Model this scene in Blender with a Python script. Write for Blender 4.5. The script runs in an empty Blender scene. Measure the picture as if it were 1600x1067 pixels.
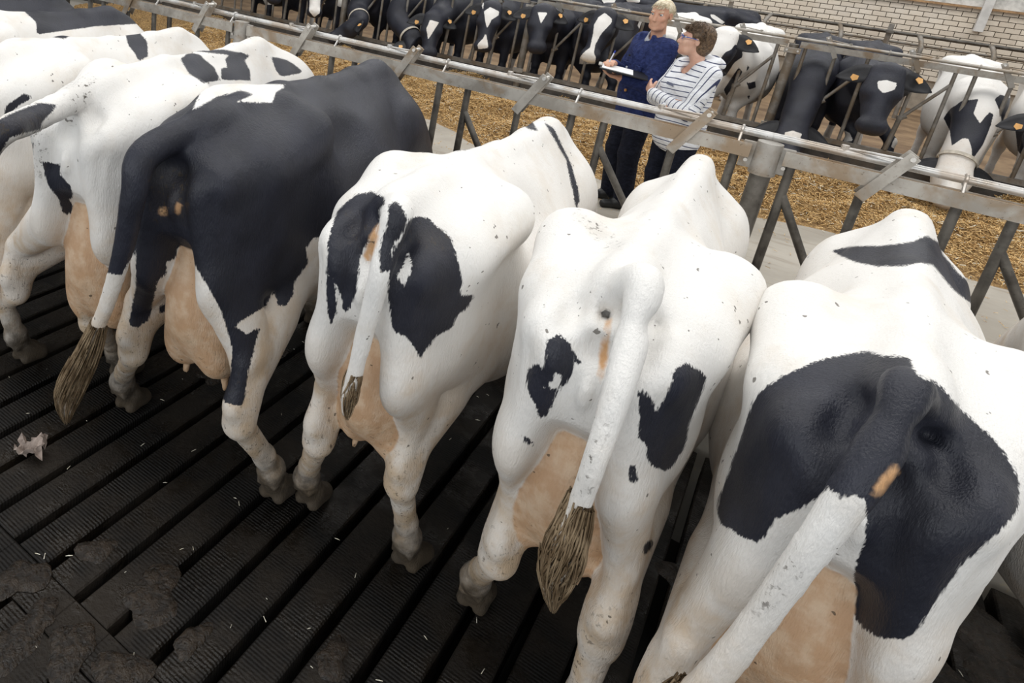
import bpy, bmesh, math, random
import numpy as np
from mathutils import Matrix, Vector
random.seed(7); RNG = np.random.default_rng(11)
scene = bpy.context.scene
COL = scene.collection
# ------------------------------------------------------------------ camera
FPX, PPX, PPY, CAMH = 1106.458, 469.178, 248.048, 2.12
YAW, PITCH, ROLL = -0.60636863, 0.32871818, -0.11467821
def _camrot():
    f = np.array([math.sin(YAW)*math.cos(PITCH), math.cos(YAW)*math.cos(PITCH), -math.sin(PITCH)])
    r = np.array([math.cos(YAW), -math.sin(YAW), 0.0]); d = np.cross(f, r)
    r2 = math.cos(ROLL)*r + math.sin(ROLL)*d; d2 = -math.sin(ROLL)*r + math.cos(ROLL)*d
    return np.array([r2, d2, f])
CR = _camrot()
cam_data = bpy.data.cameras.new('camera'); cam = bpy.data.objects.new('camera', cam_data); COL.objects.link(cam)
cam.matrix_world = Matrix(((CR[0][0], -CR[1][0], -CR[2][0], 0), (CR[0][1], -CR[1][1], -CR[2][1], 0),
                           (CR[0][2], -CR[1][2], -CR[2][2], CAMH), (0, 0, 0, 1)))
cam_data.sensor_fit = 'HORIZONTAL'; cam_data.sensor_width = 36; cam_data.lens = FPX/1600*36
cam_data.shift_x = (800-PPX)/1600; cam_data.shift_y = -(533.5-PPY)/1600
cam_data.clip_start = 0.05; cam_data.clip_end = 200
scene.camera = cam
def ray(x, y): return CR.T @ np.array([(x-PPX)/FPX, (y-PPY)/FPX, 1.0])
def atz(x, y, z): d = ray(x, y); return d/d[2]*(z-CAMH) + np.array([0, 0, CAMH])
def aty(x, y, Y): d = ray(x, y); return d/d[1]*Y + np.array([0, 0, CAMH])
def project(P):                                   # world points -> photo pixels, depth
    c = (P - np.array([0, 0, CAMH])) @ CR.T
    z = np.maximum(c[:, 2], 0.05)
    return np.stack([PPX + FPX*c[:, 0]/z, PPY + FPX*c[:, 1]/z], 1), z
# ------------------------------------------------------------------ world and light
scene.view_settings.view_transform = 'Standard'; scene.view_settings.look = 'None'
scene.view_settings.gamma = 1.0; scene.view_settings.exposure = -0.55
scene.view_settings.use_curve_mapping = False
world = bpy.data.worlds.new('overcast_sky'); scene.world = world; world.use_nodes = True
bg = world.node_tree.nodes['Background']; bg.inputs[0].default_value = (0.93, 0.97, 1.0, 1); bg.inputs[1].default_value = 0.45
def area_light(name, loc, size, power, rot, color):
    l = bpy.data.lights.new(name, 'AREA'); l.shape = 'RECTANGLE'; l.size, l.size_y = size; l.energy = power; l.color = color
    o = bpy.data.objects.new(name, l); COL.objects.link(o); o.location = loc; o.rotation_euler = rot; return o
# soft fill added behind the camera to brighten the cows' rear sides
area_light('rear_fill_light', (-1.0, -6.0, 3.0), (18, 3.2), 700, (math.radians(82), 0, 0), (0.95, 0.98, 1.0))
# translucent roof lights of the barn: one strip over the cow alley, one over the feed alley
area_light('roof_and_fill_strip', (-1.0, 1.2, 6.2), (16, 1.8), 650, (math.radians(0), 0, 0), (1.0, 0.985, 0.96))
area_light('roof_and_fill_strip', (-1.0, 8.0, 6.6), (16, 1.8), 750, (0, 0, 0), (1.0, 0.985, 0.96))

area_light('roof_and_fill_strip', (-1.0, 14.0, 6.4), (16, 1.8), 750, (0, 0, 0), (1.0, 0.985, 0.96))  # extra overhead fill, added to brighten the brick wall
# ------------------------------------------------------------------ helpers: objects
def link(o, parent=None):
    COL.objects.link(o)
    if parent is not None: o.parent = parent
    return o
def obj(name, me, mat=None, parent=None, loc=None, rot=None):
    o = bpy.data.objects.new(name, me)
    if mat is not None and len(me.materials) == 0: me.materials.append(mat)
    if loc is not None: o.location = loc
    if rot is not None: o.rotation_euler = rot
    return link(o, parent)
def empty(name, loc=(0, 0, 0), rz=0):
    o = bpy.data.objects.new(name, None); o.empty_display_size = 0.1; o.location = loc; o.rotation_euler = (0, 0, rz); return link(o)
def tag(o, label=None, cat=None, group=None, kind=None):
    if label: o['label'] = label
    if cat: o['category'] = cat
    if group: o['group'] = group
    if kind: o['kind'] = kind
    return o
def mesh_from(name, V, F, smooth=False):
    me = bpy.data.meshes.new(name); me.from_pydata([tuple(v) for v in V], [], [tuple(f) for f in F]); me.update()
    if smooth: me.shade_smooth()
    return me
def fast_mesh(name, V, Q, smooth=True):            # numpy quads
    me = bpy.data.meshes.new(name); n = len(V); m = len(Q); k = Q.shape[1]
    me.vertices.add(n); me.vertices.foreach_set('co', np.asarray(V, np.float32).ravel())
    me.loops.add(m*k); me.loops.foreach_set('vertex_index', np.asarray(Q, np.int32).ravel())
    me.polygons.add(m); me.polygons.foreach_set('loop_start', np.arange(0, m*k, k, dtype=np.int32))
    me.update(calc_edges=True); me.validate()
    if smooth: me.shade_smooth()
    return me
def set_attr(me, name, arr):
    a = me.attributes.new(name, 'FLOAT', 'POINT'); a.data.foreach_set('value', np.asarray(arr, np.float32))
class MB:
    """collects simple solids into one mesh"""
    def __init__(s): s.V = []; s.F = []
    def add(s, V, F):
        b = len(s.V); s.V += [tuple(v) for v in V]; s.F += [tuple(i+b for i in f) for f in F]; return s
    def box(s, c, d, rot=None, bev=0.0):
        x, y, z = [q/2 for q in d]; pts = []
        b = min(bev, x*.9, y*.9, z*.9)
        if b <= 0:
            pts = [(-x,-y,-z),(x,-y,-z),(x,y,-z),(-x,y,-z),(-x,-y,z),(x,-y,z),(x,y,z),(-x,y,z)]
            F = [(0,3,2,1),(4,5,6,7),(0,1,5,4),(1,2,6,5),(2,3,7,6),(3,0,4,7)]
        else:                                      # chamfered along the top and bottom rims
            o = [(-x,-y),(x,-y),(x,y),(-x,y)]; i = [(-x+b,-y+b),(x-b,-y+b),(x-b,y-b),(-x+b,y-b)]
            pts = [(p[0],p[1],-z) for p in i]+[(p[0],p[1],-z+b) for p in o]+[(p[0],p[1],z-b) for p in o]+[(p[0],p[1],z) for p in i]
            F = [(3,2,1,0),(12,13,14,15)]
            for k in range(3):
                for j in range(4): F.append((k*4+j, k*4+(j+1)%4, k*4+4+(j+1)%4, k*4+4+j))
        M = rot if rot is not None else Matrix.Identity(3)
        c = Vector(c)
        return s.add([M @ Vector(p) + c for p in pts], F)
    def tube(s, pts, rad, n=10, cap=True):
        pts = [Vector(p) for p in pts]; m = len(pts)
        rad = [rad]*m if not hasattr(rad, '__len__') else rad
        V = []; up = None
        for i, p in enumerate(pts):
            t = (pts[min(i+1, m-1)] - pts[max(i-1, 0)]).normalized()
            if up is None:
                up = Vector((0, 0, 1)) if abs(t.z) < .9 else Vector((0, 1, 0))
            a = t.cross(up); a.normalize(); up = a.cross(t).normalized()
            for j in range(n):
                an = 2*math.pi*j/n; V.append(p + (a*math.cos(an) + up*math.sin(an))*rad[i])
        F = []
        for i in range(m-1):
            for j in range(n): F.append((i*n+j, i*n+(j+1) % n, (i+1)*n+(j+1) % n, (i+1)*n+j))
        if cap: F.append(tuple(reversed(range(n)))); F.append(tuple((m-1)*n+j for j in range(n)))
        return s.add(V, F)
    def mesh(s, name, smooth=False, angle=None):
        me = mesh_from(name, s.V, s.F)
        if smooth:
            me.shade_smooth()
            if angle: me.set_sharp_from_angle(angle=math.radians(angle))
        return me
def rotm(x=0, y=0, z=0):
    return (Matrix.Rotation(z, 3, 'Z') @ Matrix.Rotation(y, 3, 'Y') @ Matrix.Rotation(x, 3, 'X'))
# ------------------------------------------------------------------ helpers: materials
class NT:
    def __init__(s, name):
        s.m = bpy.data.materials.new(name); s.m.use_nodes = True; s.t = s.m.node_tree; s.b = s.t.nodes['Principled BSDF']
    def n(s, typ, **kw):
        nd = s.t.nodes.new(typ)
        for k, v in kw.items(): setattr(nd, k, v)
        return nd
    def l(s, a, b): s.t.links.new(a, b)
    def val(s, sock, v):
        if hasattr(v, 'is_output') or isinstance(v, bpy.types.NodeSocket): s.l(v, sock)
        else: sock.default_value = v
    def math(s, op, a, b=None, c=None, clamp=False):
        nd = s.n('ShaderNodeMath', operation=op, use_clamp=clamp); s.val(nd.inputs[0], a)
        if b is not None: s.val(nd.inputs[1], b)
        if c is not None: s.val(nd.inputs[2], c)
        return nd.outputs[0]
    def mix(s, fac, a, b, typ='MIX'):
        nd = s.n('ShaderNodeMix', data_type='RGBA', blend_type=typ); s.val(nd.inputs[0], fac)
        for sk, v in ((nd.inputs[6], a), (nd.inputs[7], b)):
            if isinstance(v, tuple): v = v if len(v) == 4 else (*v, 1)
            s.val(sk, v)
        return nd.outputs[2]
    def attr(s, name): nd = s.n('ShaderNodeAttribute', attribute_name=name); return nd.outputs['Fac']
    def noise(s, scale, detail=3, rough=.55, vec=None, dist=0.0):
        nd = s.n('ShaderNodeTexNoise'); nd.inputs['Scale'].default_value = scale; nd.inputs['Detail'].default_value = detail
        nd.inputs['Roughness'].default_value = rough; nd.inputs['Distortion'].default_value = dist
        if vec is not None: s.l(vec, nd.inputs['Vector'])
        return nd.outputs['Fac']
    def coord(s, which='Object', scale=None, rot=None):
        tc = s.n('ShaderNodeTexCoord'); o = tc.outputs[which]
        if scale or rot:
            mp = s.n('ShaderNodeMapping'); s.l(o, mp.inputs['Vector'])
            if scale: mp.inputs['Scale'].default_value = scale
            if rot: mp.inputs['Rotation'].default_value = rot
            o = mp.outputs[0]
        return o
    def ramp(s, fac, lo, hi, smooth=True):
        nd = s.n('ShaderNodeMapRange', interpolation_type='SMOOTHSTEP' if smooth else 'LINEAR'); s.val(nd.inputs['Value'], fac)
        nd.inputs['From Min'].default_value = lo; nd.inputs['From Max'].default_value = hi; return nd.outputs[0]
    def bump(s, h, strength, dist=.01):
        nd = s.n('ShaderNodeBump'); s.val(nd.inputs['Height'], h); nd.inputs['Strength'].default_value = strength
        nd.inputs['Distance'].default_value = dist; s.l(nd.outputs[0], s.b.inputs['Normal'])
    def base(s, v):
        if isinstance(v, tuple): s.b.inputs['Base Color'].default_value = (*v, 1) if len(v) == 3 else v
        else: s.l(v, s.b.inputs['Base Color'])
    def rough(s, v): s.val(s.b.inputs['Roughness'], v)
    def spec(s, v): s.b.inputs['Specular IOR Level'].default_value = v
def simple_mat(name, col, rough=.6, var=.15, scale=8, metal=0.0, bump=0.0, spec=.5):
    t = NT(name); nz = t.noise(scale, 4, .6, t.coord())
    dark = tuple(c*(1-var) for c in col); lite = tuple(min(1, c*(1+var)) for c in col)
    t.base(t.mix(t.ramp(nz, .3, .7), dark, lite)); t.rough(rough); t.b.inputs['Metallic'].default_value = metal; t.spec(spec)
    if bump: t.bump(t.noise(scale*12, 3, .6, t.coord()), bump, .004)
    return t.m
# ------------------------------------------------------------------ helpers: smooth bodies (distance field -> one continuous mesh)
class Field:
    def __init__(s, lo, hi, h):
        s.h = h; s.lo = np.array(lo, np.float32); n = np.ceil((np.array(hi)-np.array(lo))/h).astype(int)+1; s.n = n
        s.ax = [s.lo[i]+h*np.arange(n[i], dtype=np.float32) for i in range(3)]
        s.D = np.full(tuple(n), 0.3, np.float32)
    def region(s, blo, bhi, pad):
        sl = []
        for i in range(3):
            a = max(0, int((blo[i]-pad-s.lo[i])/s.h)); b = min(s.n[i], int((bhi[i]+pad-s.lo[i])/s.h)+2)
            if b <= a: return None
            sl.append(slice(a, b))
        return tuple(sl)
    def pts(s, sl): return (s.ax[0][sl[0]][:, None, None], s.ax[1][sl[1]][None, :, None], s.ax[2][sl[2]][None, None, :])
    def put(s, prim, k=.03, sub=False):
        f, blo, bhi = prim; sl = s.region(blo, bhi, k+2.5*s.h)
        if sl is None: return
        d = f(*s.pts(sl)); A = s.D[sl]
        if sub:
            hh = np.clip(.5-.5*(A+d)/k, 0, 1); s.D[sl] = A*(1-hh) - d*hh + k*hh*(1-hh)
        else:
            hh = np.clip(.5+.5*(A-d)/k, 0, 1); s.D[sl] = A*(1-hh) + d*hh - k*hh*(1-hh)
    def mesh(s):
        D = s.D; neg = D < 0
        neg[0] = neg[-1] = False; neg[:, 0] = neg[:, -1] = False; neg[:, :, 0] = neg[:, :, -1] = False
        nx, ny, nz = D.shape
        cnt = np.zeros((nx-1, ny-1, nz-1), np.int8)
        for i in (0, 1):
            for j in (0, 1):
                for k in (0, 1): cnt += neg[i:nx-1+i, j:ny-1+j, k:nz-1+k]
        act = np.argwhere((cnt > 0) & (cnt < 8)); idx = np.full(cnt.shape, -1, np.int32); idx[tuple(act.T)] = np.arange(len(act))
        acc = np.zeros((len(act), 3), np.float32); c = np.zeros(len(act), np.float32)
        corner = {}
        for i in (0, 1):
            for j in (0, 1):
                for k in (0, 1): corner[i, j, k] = D[act[:, 0]+i, act[:, 1]+j, act[:, 2]+k]
        for a in list(corner):
            for ax in range(3):
                if a[ax] == 0:
                    b = list(a); b[ax] = 1; b = tuple(b); da, db = corner[a], corner[b]; m = (da < 0) != (db < 0)
                    t = np.where(m, da/np.where(m, da-db, 1), 0)
                    p = np.zeros((len(act), 3), np.float32)+np.array(a, np.float32); p[:, ax] = t
                    acc[m] += p[m]; c[m] += 1
        V = s.lo + (act + acc/np.maximum(c, 1)[:, None])*s.h
        Q = []
        def emit(m, offs):
            e = np.argwhere(m)
            return e, [idx[tuple((e+np.array(o)).T)] for o in offs]
        for ax in range(3):
            sl0 = [slice(1, None)]*3; sl1 = [slice(1, None)]*3
            sl0[ax] = slice(0, -1); sl1[ax] = slice(1, None)
            a = neg[tuple(sl0)]; b = neg[tuple(sl1)]
            u, v = [(1, 2), (2, 0), (0, 1)][ax]
            e = np.argwhere(a != b); off = np.ones(3, int); off[ax] = 0
            base = e+off; s0 = a[tuple(e.T)]
            def cell(du, dv):
                q = base.copy(); q[:, u] -= du; q[:, v] -= dv
                q = np.clip(q, 0, np.array(idx.shape)-1); return idx[tuple(q.T)]
            q = np.stack([cell(1, 1), cell(0, 1), cell(0, 0), cell(1, 0)], 1)
            q[~s0] = q[~s0][:, ::-1]
            Q.append(q[(q >= 0).all(1)])
        return V.astype(np.float64), np.concatenate(Q)
    def sample(s, V):
        q = (V-s.lo)/s.h; i = np.clip(q.astype(int), 0, s.n-2); fr = q-i; out = 0
        for a in (0, 1):
            for b in (0, 1):
                for c in (0, 1):
                    w = np.where(a, fr[:, 0], 1-fr[:, 0])*np.where(b, fr[:, 1], 1-fr[:, 1])*np.where(c, fr[:, 2], 1-fr[:, 2])
                    out = out + w*s.D[i[:, 0]+a, i[:, 1]+b, i[:, 2]+c]
        return out
def cone(a, b, ra, rb, sx=1.0, sy=1.0, sz=1.0):      # tapered capsule, optionally squashed along an axis
    a = np.array(a, float); b = np.array(b, float); S = np.array([sx, sy, sz]); aa = a*S; ba = (b-a)*S; L = float(ba@ba)+1e-9; r = max(ra, rb)
    m = 1/min(S)
    def f(X, Y, Z):
        x, y, z = X*sx-aa[0], Y*sy-aa[1], Z*sz-aa[2]
        t = np.clip((x*ba[0]+y*ba[1]+z*ba[2])/L, 0, 1)
        return (np.sqrt((x-t*ba[0])**2+(y-t*ba[1])**2+(z-t*ba[2])**2) - (ra+(rb-ra)*t))*(.5+.5*m if m > 1 else m)
    R = r/S
    return f, np.minimum(a, b)-R, np.maximum(a, b)+R
def ell(c, r, rot=None):
    c = np.array(c, float); r = np.array(r, float); M = np.array(rot) if rot is not None else None; e = r if rot is None else np.full(3, r.max())
    def f(X, Y, Z):
        x, y, z = X-c[0], Y-c[1], Z-c[2]
        if M is not None:
            x, y, z = M[0, 0]*x+M[1, 0]*y+M[2, 0]*z, M[0, 1]*x+M[1, 1]*y+M[2, 1]*z, M[0, 2]*x+M[1, 2]*y+M[2, 2]*z
        k0 = np.sqrt((x/r[0])**2+(y/r[1])**2+(z/r[2])**2); k1 = np.sqrt((x/r[0]**2)**2+(y/r[1]**2)**2+(z/r[2]**2)**2)
        return k0*(k0-1)/np.maximum(k1, 1e-6)
    return f, c-e, c+e
def rbox(c, d, r, rot=None):
    c = np.array(c, float); d = np.array(d, float)/2-r; M = np.array(rot) if rot is not None else None
    e = d+r if rot is None else np.full(3, np.linalg.norm(d)+r)
    def f(X, Y, Z):
        x, y, z = X-c[0], Y-c[1], Z-c[2]
        if M is not None:
            x, y, z = M[0, 0]*x+M[1, 0]*y+M[2, 0]*z, M[0, 1]*x+M[1, 1]*y+M[2, 1]*z, M[0, 2]*x+M[1, 2]*y+M[2, 2]*z
        x, y, z = np.abs(x)-d[0], np.abs(y)-d[1], np.abs(z)-d[2]
        return np.sqrt(np.maximum(x, 0)**2+np.maximum(y, 0)**2+np.maximum(z, 0)**2)+np.minimum(np.maximum(x, np.maximum(y, z)), 0)-r
    return f, c-e, c+e
def spline(P, n):                                    # Catmull-Rom through rows of P
    P = np.array(P, float); m = len(P); Q = np.vstack([2*P[0]-P[1], P, 2*P[-1]-P[-2]]); out = []
    for t in np.linspace(0, m-1-1e-6, n):
        i = int(t); u = t-i; a, b, c, d = Q[i], Q[i+1], Q[i+2], Q[i+3]
        out.append(.5*((2*b)+(-a+c)*u+(2*a-5*b+4*c-d)*u*u+(-a+3*b-3*c+d)*u**3))
    return np.array(out)
def chain(F, P, k=.03, n=None):                      # P rows: x y z r
    P = spline(P, n) if n else np.array(P, float)
    for a, b in zip(P[:-1], P[1:]): F.put(cone(a[:3], b[:3], a[3], b[3]), k)
def poly_sd(pts, poly):                              # signed distance (inside negative) of 2D points to a polygon
    P = np.array(poly, float); d = np.full(len(pts), 1e9); ins = np.zeros(len(pts), bool); x, y = pts[:, 0], pts[:, 1]
    for a, b in zip(P, np.roll(P, -1, 0)):
        e = b-a; t = np.clip(((x-a[0])*e[0]+(y-a[1])*e[1])/(e@e+1e-9), 0, 1)
        d = np.minimum(d, (x-a[0]-t*e[0])**2+(y-a[1]-t*e[1])**2)
        c = (a[1] > y) != (b[1] > y)
        with np.errstate(divide='ignore', invalid='ignore'):
            ins ^= c & (x < (b[0]-a[0])*(y-a[1])/(b[1]-a[1]+1e-12)+a[0])
    d = np.sqrt(d); return np.where(ins, -d, d)
def regions_sd(px, polys, holes=()):
    d = np.full(len(px), 400.0)
    for p in polys: d = np.minimum(d, poly_sd(px, p))
    for p in holes: d = np.maximum(d, -poly_sd(px, p))
    return d
# ------------------------------------------------------------------ cow
#            top      spine    upper      shoulder-line side       flank      low        belly      bottom
STATIONS = [
 (0.00, [(0,1.34),(.04,1.335),(.085,1.305),(.12,1.265),(.138,1.21),(.132,1.16),(.10,1.12),(.055,1.095),(0,1.085)]),
 (0.07, [(0,1.415),(.045,1.41),(.095,1.37),(.155,1.32),(.18,1.23),(.178,1.14),(.14,1.07),(.07,1.04),(0,1.03)]),
 (0.25, [(0,1.445),(.05,1.44),(.12,1.41),(.19,1.355),(.212,1.25),(.21,1.1),(.18,1.0),(.11,.95),(0,.94)]),
 (0.46, [(0,1.455),(.055,1.45),(.13,1.43),(.195,1.40),(.23,1.33),(.215,1.14),(.215,.85),(.13,.73),(0,.71)]),
 (0.66, [(0,1.445),(.055,1.44),(.12,1.405),(.18,1.345),(.235,1.20),(.29,1.0),(.26,.75),(.15,.63),(0,.61)]),
 (0.95, [(0,1.425),(.05,1.415),(.115,1.37),(.19,1.29),(.275,1.13),(.325,.95),(.285,.7),(.16,.585),(0,.57)]),
 (1.22, [(0,1.43),(.045,1.42),(.095,1.37),(.155,1.27),(.225,1.1),(.265,.93),(.23,.7),(.13,.585),(0,.57)]),
 (1.40, [(0,1.445),(.04,1.435),(.075,1.375),(.135,1.24),(.19,1.07),(.215,.9),(.18,.72),(.1,.62),(0,.60)]),
 (1.56, [(0,1.38),(.035,1.37),(.07,1.3),(.115,1.18),(.155,1.05),(.16,.92),(.13,.8),(.07,.72),(0,.70)]),
 (1.70, [(0,1.25),(.03,1.24),(.06,1.2),(.09,1.13),(.11,1.05),(.11,.97),(.09,.9),(.05,.86),(0,.85)]),
]
def torso(width=1.0, belly=1.0, depth=0.0, front=1.0):
    ys = np.array([s[0] for s in STATIONS]); P = np.array([s[1] for s in STATIONS], float)   # (m,9,2)
    P = P.copy(); P[:, :, 0] *= width
    fr = np.interp(ys, [.5, .7, .95, 1.7], [0, .5, 1, 1]); P[:, 1:5, 0] *= (1+(front-1)*fr)[:, None]; P[:, 5:8, 0] *= (1+(front-1)*fr*.6)[:, None]
    bl = np.interp(ys, [.3, .7, 1.0, 1.3, 1.5], [0, .7, 1, .5, 0]); P[:, 3:8, 0] *= (1+(belly-1)*bl)[:, None]
    P[:, 6:, 1] -= (depth*bl)[:, None]
    NY, NT_ = 120, 72
    yy = np.linspace(ys[0], ys[-1], NY); u = np.interp(yy, ys, np.arange(len(ys)))
    Q = np.vstack([2*P[0:1]-P[1:2], P, 2*P[-1:]-P[-2:-1]]); T = np.zeros((NY, 9, 2))
    for j, t in enumerate(u):
        t = min(t, len(ys)-1-1e-6); i = int(t); w = t-i; a, b, c, d = Q[i:i+4]
        T[j] = .5*((2*b)+(-a+c)*w+(2*a-5*b+4*c-d)*w*w+(-a+3*b-3*c+d)*w**3)
    zc = (T[:, 0, 1]+T[:, 8, 1])/2+.05; th = np.linspace(0, math.pi, NT_); Rt = np.zeros((NY, NT_), np.float32)
    for j in range(NY):
        q = spline(T[j], 60); q[:, 0] = np.maximum(q[:, 0], 0); dz = q[:, 1]-zc[j]
        an = np.arctan2(q[:, 0], dz); an[0] = 0; an[-1] = math.pi; o = np.argsort(an); Rt[j] = np.interp(th, an[o], np.hypot(q[:, 0], dz)[o])
    y0, y1 = ys[0], ys[-1]
    def f(X, Y, Z):
        yc = np.clip(Y, y0, y1); fy = (yc-y0)/(y1-y0)*(NY-1); iy = np.minimum(fy.astype(int), NY-2); wy = fy-iy
        zz = zc[iy]*(1-wy)+zc[iy+1]*wy
        dz = Z-zz; rho = np.sqrt(X*X+dz*dz); a = np.arctan2(np.abs(X), dz)/math.pi*(NT_-1)
        ia = np.minimum(a.astype(int), NT_-2); wa = a-ia; iy = np.broadcast_to(iy, ia.shape); wy = np.broadcast_to(wy, ia.shape)
        R = (Rt[iy, ia]*(1-wa)+Rt[iy, ia+1]*wa)*(1-wy)+(Rt[iy+1, ia]*(1-wa)+Rt[iy+1, ia+1]*wa)*wy
        d = (rho-R)*.92; over = np.maximum(np.maximum(y0-Y, Y-y1), 0)
        return np.where(over > 0, np.sqrt(np.maximum(d+.02, 0)**2+over**2)-.02+.03*(over > 0), d).astype(np.float32)
    return f, np.array([-.5, y0-.03, .4]), np.array([.5, y1+.05, 1.55])
def hoof(F, x, y, z=0.0, dirx=0.0, s=1.0):
    for q in (-1, 1):
        F.put(cone((x+q*.026*s+dirx*.0, y+.015, z+.075*s), (x+q*.03*s+dirx*.07, y+.075*s, z+.035*s), .032*s, .034*s), .012)
        F.put(cone((x+q*.028*s, y-.005, z+.03*s), (x+q*.03*s+dirx*.07, y+.085*s, z+.024*s), .026*s, .026*s), .012)
        F.put(ell((x+q*.03*s, y-.05*s, z+.115*s), (.013, .016, .02)), .008)     # dew claws
def hind_leg(F, s, hock, foot, stifle=None, th=1.0):
    K = np.array(stifle if stifle is not None else (s*.165, .53, .84)); Hk = np.array(hock, float); Ft = np.array(foot, float)
    q = 1.9
    F.put(ell((s*.135, .27, 1.10), (.075*th, .2, .25)), .06)
    F.put(cone((s*.085, .06, 1.23), (s*.125, .12, .95), .09*th, .125*th, q), .05)
    F.put(cone((s*.125, .12, .95), Hk+[s*.0, .06, .16], .125*th, .08, q), .04)
    F.put(cone((s*.13, .3, 1.0), K, .19*th, .13, q), .05)
    F.put(cone(K, Hk+[0, .045, .08], .13, .075, q), .035)
    F.put(cone((K+Hk)/2+[0, .03, .04], Hk+[0, .03, .05], .10, .068, 1.6), .03)
    F.put(cone(Hk+[0, -.01, .17], Hk+[0, -.043, .045], .026, .024), .05)       # tendon to the point of the hock
    F.put(ell(Hk+[0, -.038, .035], (.023, .03, .045)), .04)
    F.put(cone(Hk+[0, .03, .08], Hk+[0, .0, -.05], .052, .046), .03)
    F.put(ell(Hk+[s*.0, .008, .0], (.044, .05, .07)), .045)
    fet = Ft+np.array([0, -.035, .165]); 
    F.put(cone(Hk+[0, 0, -.05], fet+(Hk-fet)*.25, .044, .036), .03)
    F.put(cone(fet+(Hk-fet)*.25, fet, .036, .042), .025)
    F.put(ell(fet, (.046, .05, .045)), .025)
    F.put(cone(fet, Ft+[0, .005, .08], .04, .046), .025)
    hoof(F, Ft[0], Ft[1], 0, s*.1)
def front_leg(F, s, knee, foot):
    kn = np.array(knee, float); Ft = np.array(foot, float)
    F.put(ell((s*.145, 1.40, 1.03), (.07, .15, .25)), .06)
    F.put(cone((s*.165, 1.42, .85), kn+[0, 0, .12], .095, .052), .06)
    F.put(cone(kn+[0, 0, .12], kn, .05, .05), .03); F.put(ell(kn+[0, .012, 0], (.052, .05, .065)), .03)
    fet = Ft+np.array([0, -.035, .15])
    F.put(cone(kn, fet, .042, .036), .03); F.put(ell(fet, (.044, .047, .042)), .02)
    F.put(cone(fet, Ft+[0, .0, .07], .038, .045), .02); hoof(F, Ft[0], Ft[1], 0, s*.1)
def head_put(F, base, nose, s=1.0, roll=0.0):
    """skull from the poll to the muzzle; returns a frame (origin, right, forward-of-face, along)"""
    b = np.array(base, float); n = np.array(nose, float); a = n-b; L = np.linalg.norm(a); a /= L
    r = np.cross(a, [0, 0, 1.0]); r = r if np.linalg.norm(r) > .15 else np.array([1.0, 0, 0]); r /= np.linalg.norm(r)
    u = np.cross(r, a)                                # out of the forehead
    if roll: r, u = r*math.cos(roll)+u*math.sin(roll), u*math.cos(roll)-r*math.sin(roll)
    def q(i, j, k): return b+r*i*s+u*j*s+a*k*s        # i right, j out of face, k along
    F.put(cone(q(0, -.02, .0), q(0, -.035, .16), .085*s, .105*s), .05)
    for e in (-1, 1):
        F.put(cone(q(e*.055, .01, -.01), q(e*.075, .0, .15), .045*s, .05*s), .05)      # brow
        F.put(cone(q(e*.06, -.06, .12), q(e*.035, -.06, .3), .06*s, .045*s), .05)       # jaw
        F.put(ell(q(e*.095, .0, .165), (.024*s,)*3), .02)                               # eye bulge
        F.put(ell(q(e*.038, .035, L/s-.03), (.028*s,)*3), .02)                          # nostril wing
    F.put(cone(q(0, .015, .1), q(0, .012, .38), .062*s, .055*s), .05)
    F.put(cone(q(0, -.03, .28), q(0, -.02, L/s-.06), .07*s, .068*s), .05)
    F.put(cone(q(-.035, -.01, L/s-.045), q(.035, -.01, L/s-.045), .064*s, .064*s), .035)
    F.put(cone(q(0, -.065, .22), q(0, -.06, L/s-.06), .05*s, .048*s), .05)              # chin
    for e in (-1, 1): F.put(ell(q(e*.04, .06, L/s-.012), (.014*s,)*3), .012, sub=True)
    return dict(o=b, r=r, u=u, a=a, L=L, s=s, q=q)
def ear_mesh(name):
    V = []; F = []; n = 9; m = 5
    for side in (0, 1):
        for i in range(n):
            t = i/(n-1); w = .07*math.sin(math.pi*(.12+.88*t)**.75)**.8*(1-.15*t)+.004
            for j in range(m):
                v = (j/(m-1)-.5)*2; V.append((t*.22, v*w, -.022*(1-v*v)*(math.sin(math.pi*t)) + (.006 if side else -.006)*(1-.6*abs(v))-.02*t*t))
    for i in range(n-1):
        for j in range(m-1):
            a = i*m+j; F.append((a, a+1, a+m+1, a+m)); b = n*m+a; F.append((b, b+m, b+m+1, b+1))
    for i in range(n-1):
        for j in (0, m-1):
            a = i*m+j; b = n*m+a; F.append((a, a+m, b+m, b) if j == 0 else (a, b, b+m, a+m))
    for i in (0, n-1):
        for j in range(m-1):
            a = i*m+j; b = n*m+a; F.append((a, b, b+1, a+1) if i == 0 else (a, a+1, b+1, b))
    return mesh_from(name, V, F, True)
def frame_matrix(o, x, y, z): return Matrix(((x[0], y[0], z[0], o[0]), (x[1], y[1], z[1], o[1]), (x[2], y[2], z[2], o[2]), (0, 0, 0, 1)))
EAR = None; EYE = None; TAGM = None
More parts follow.
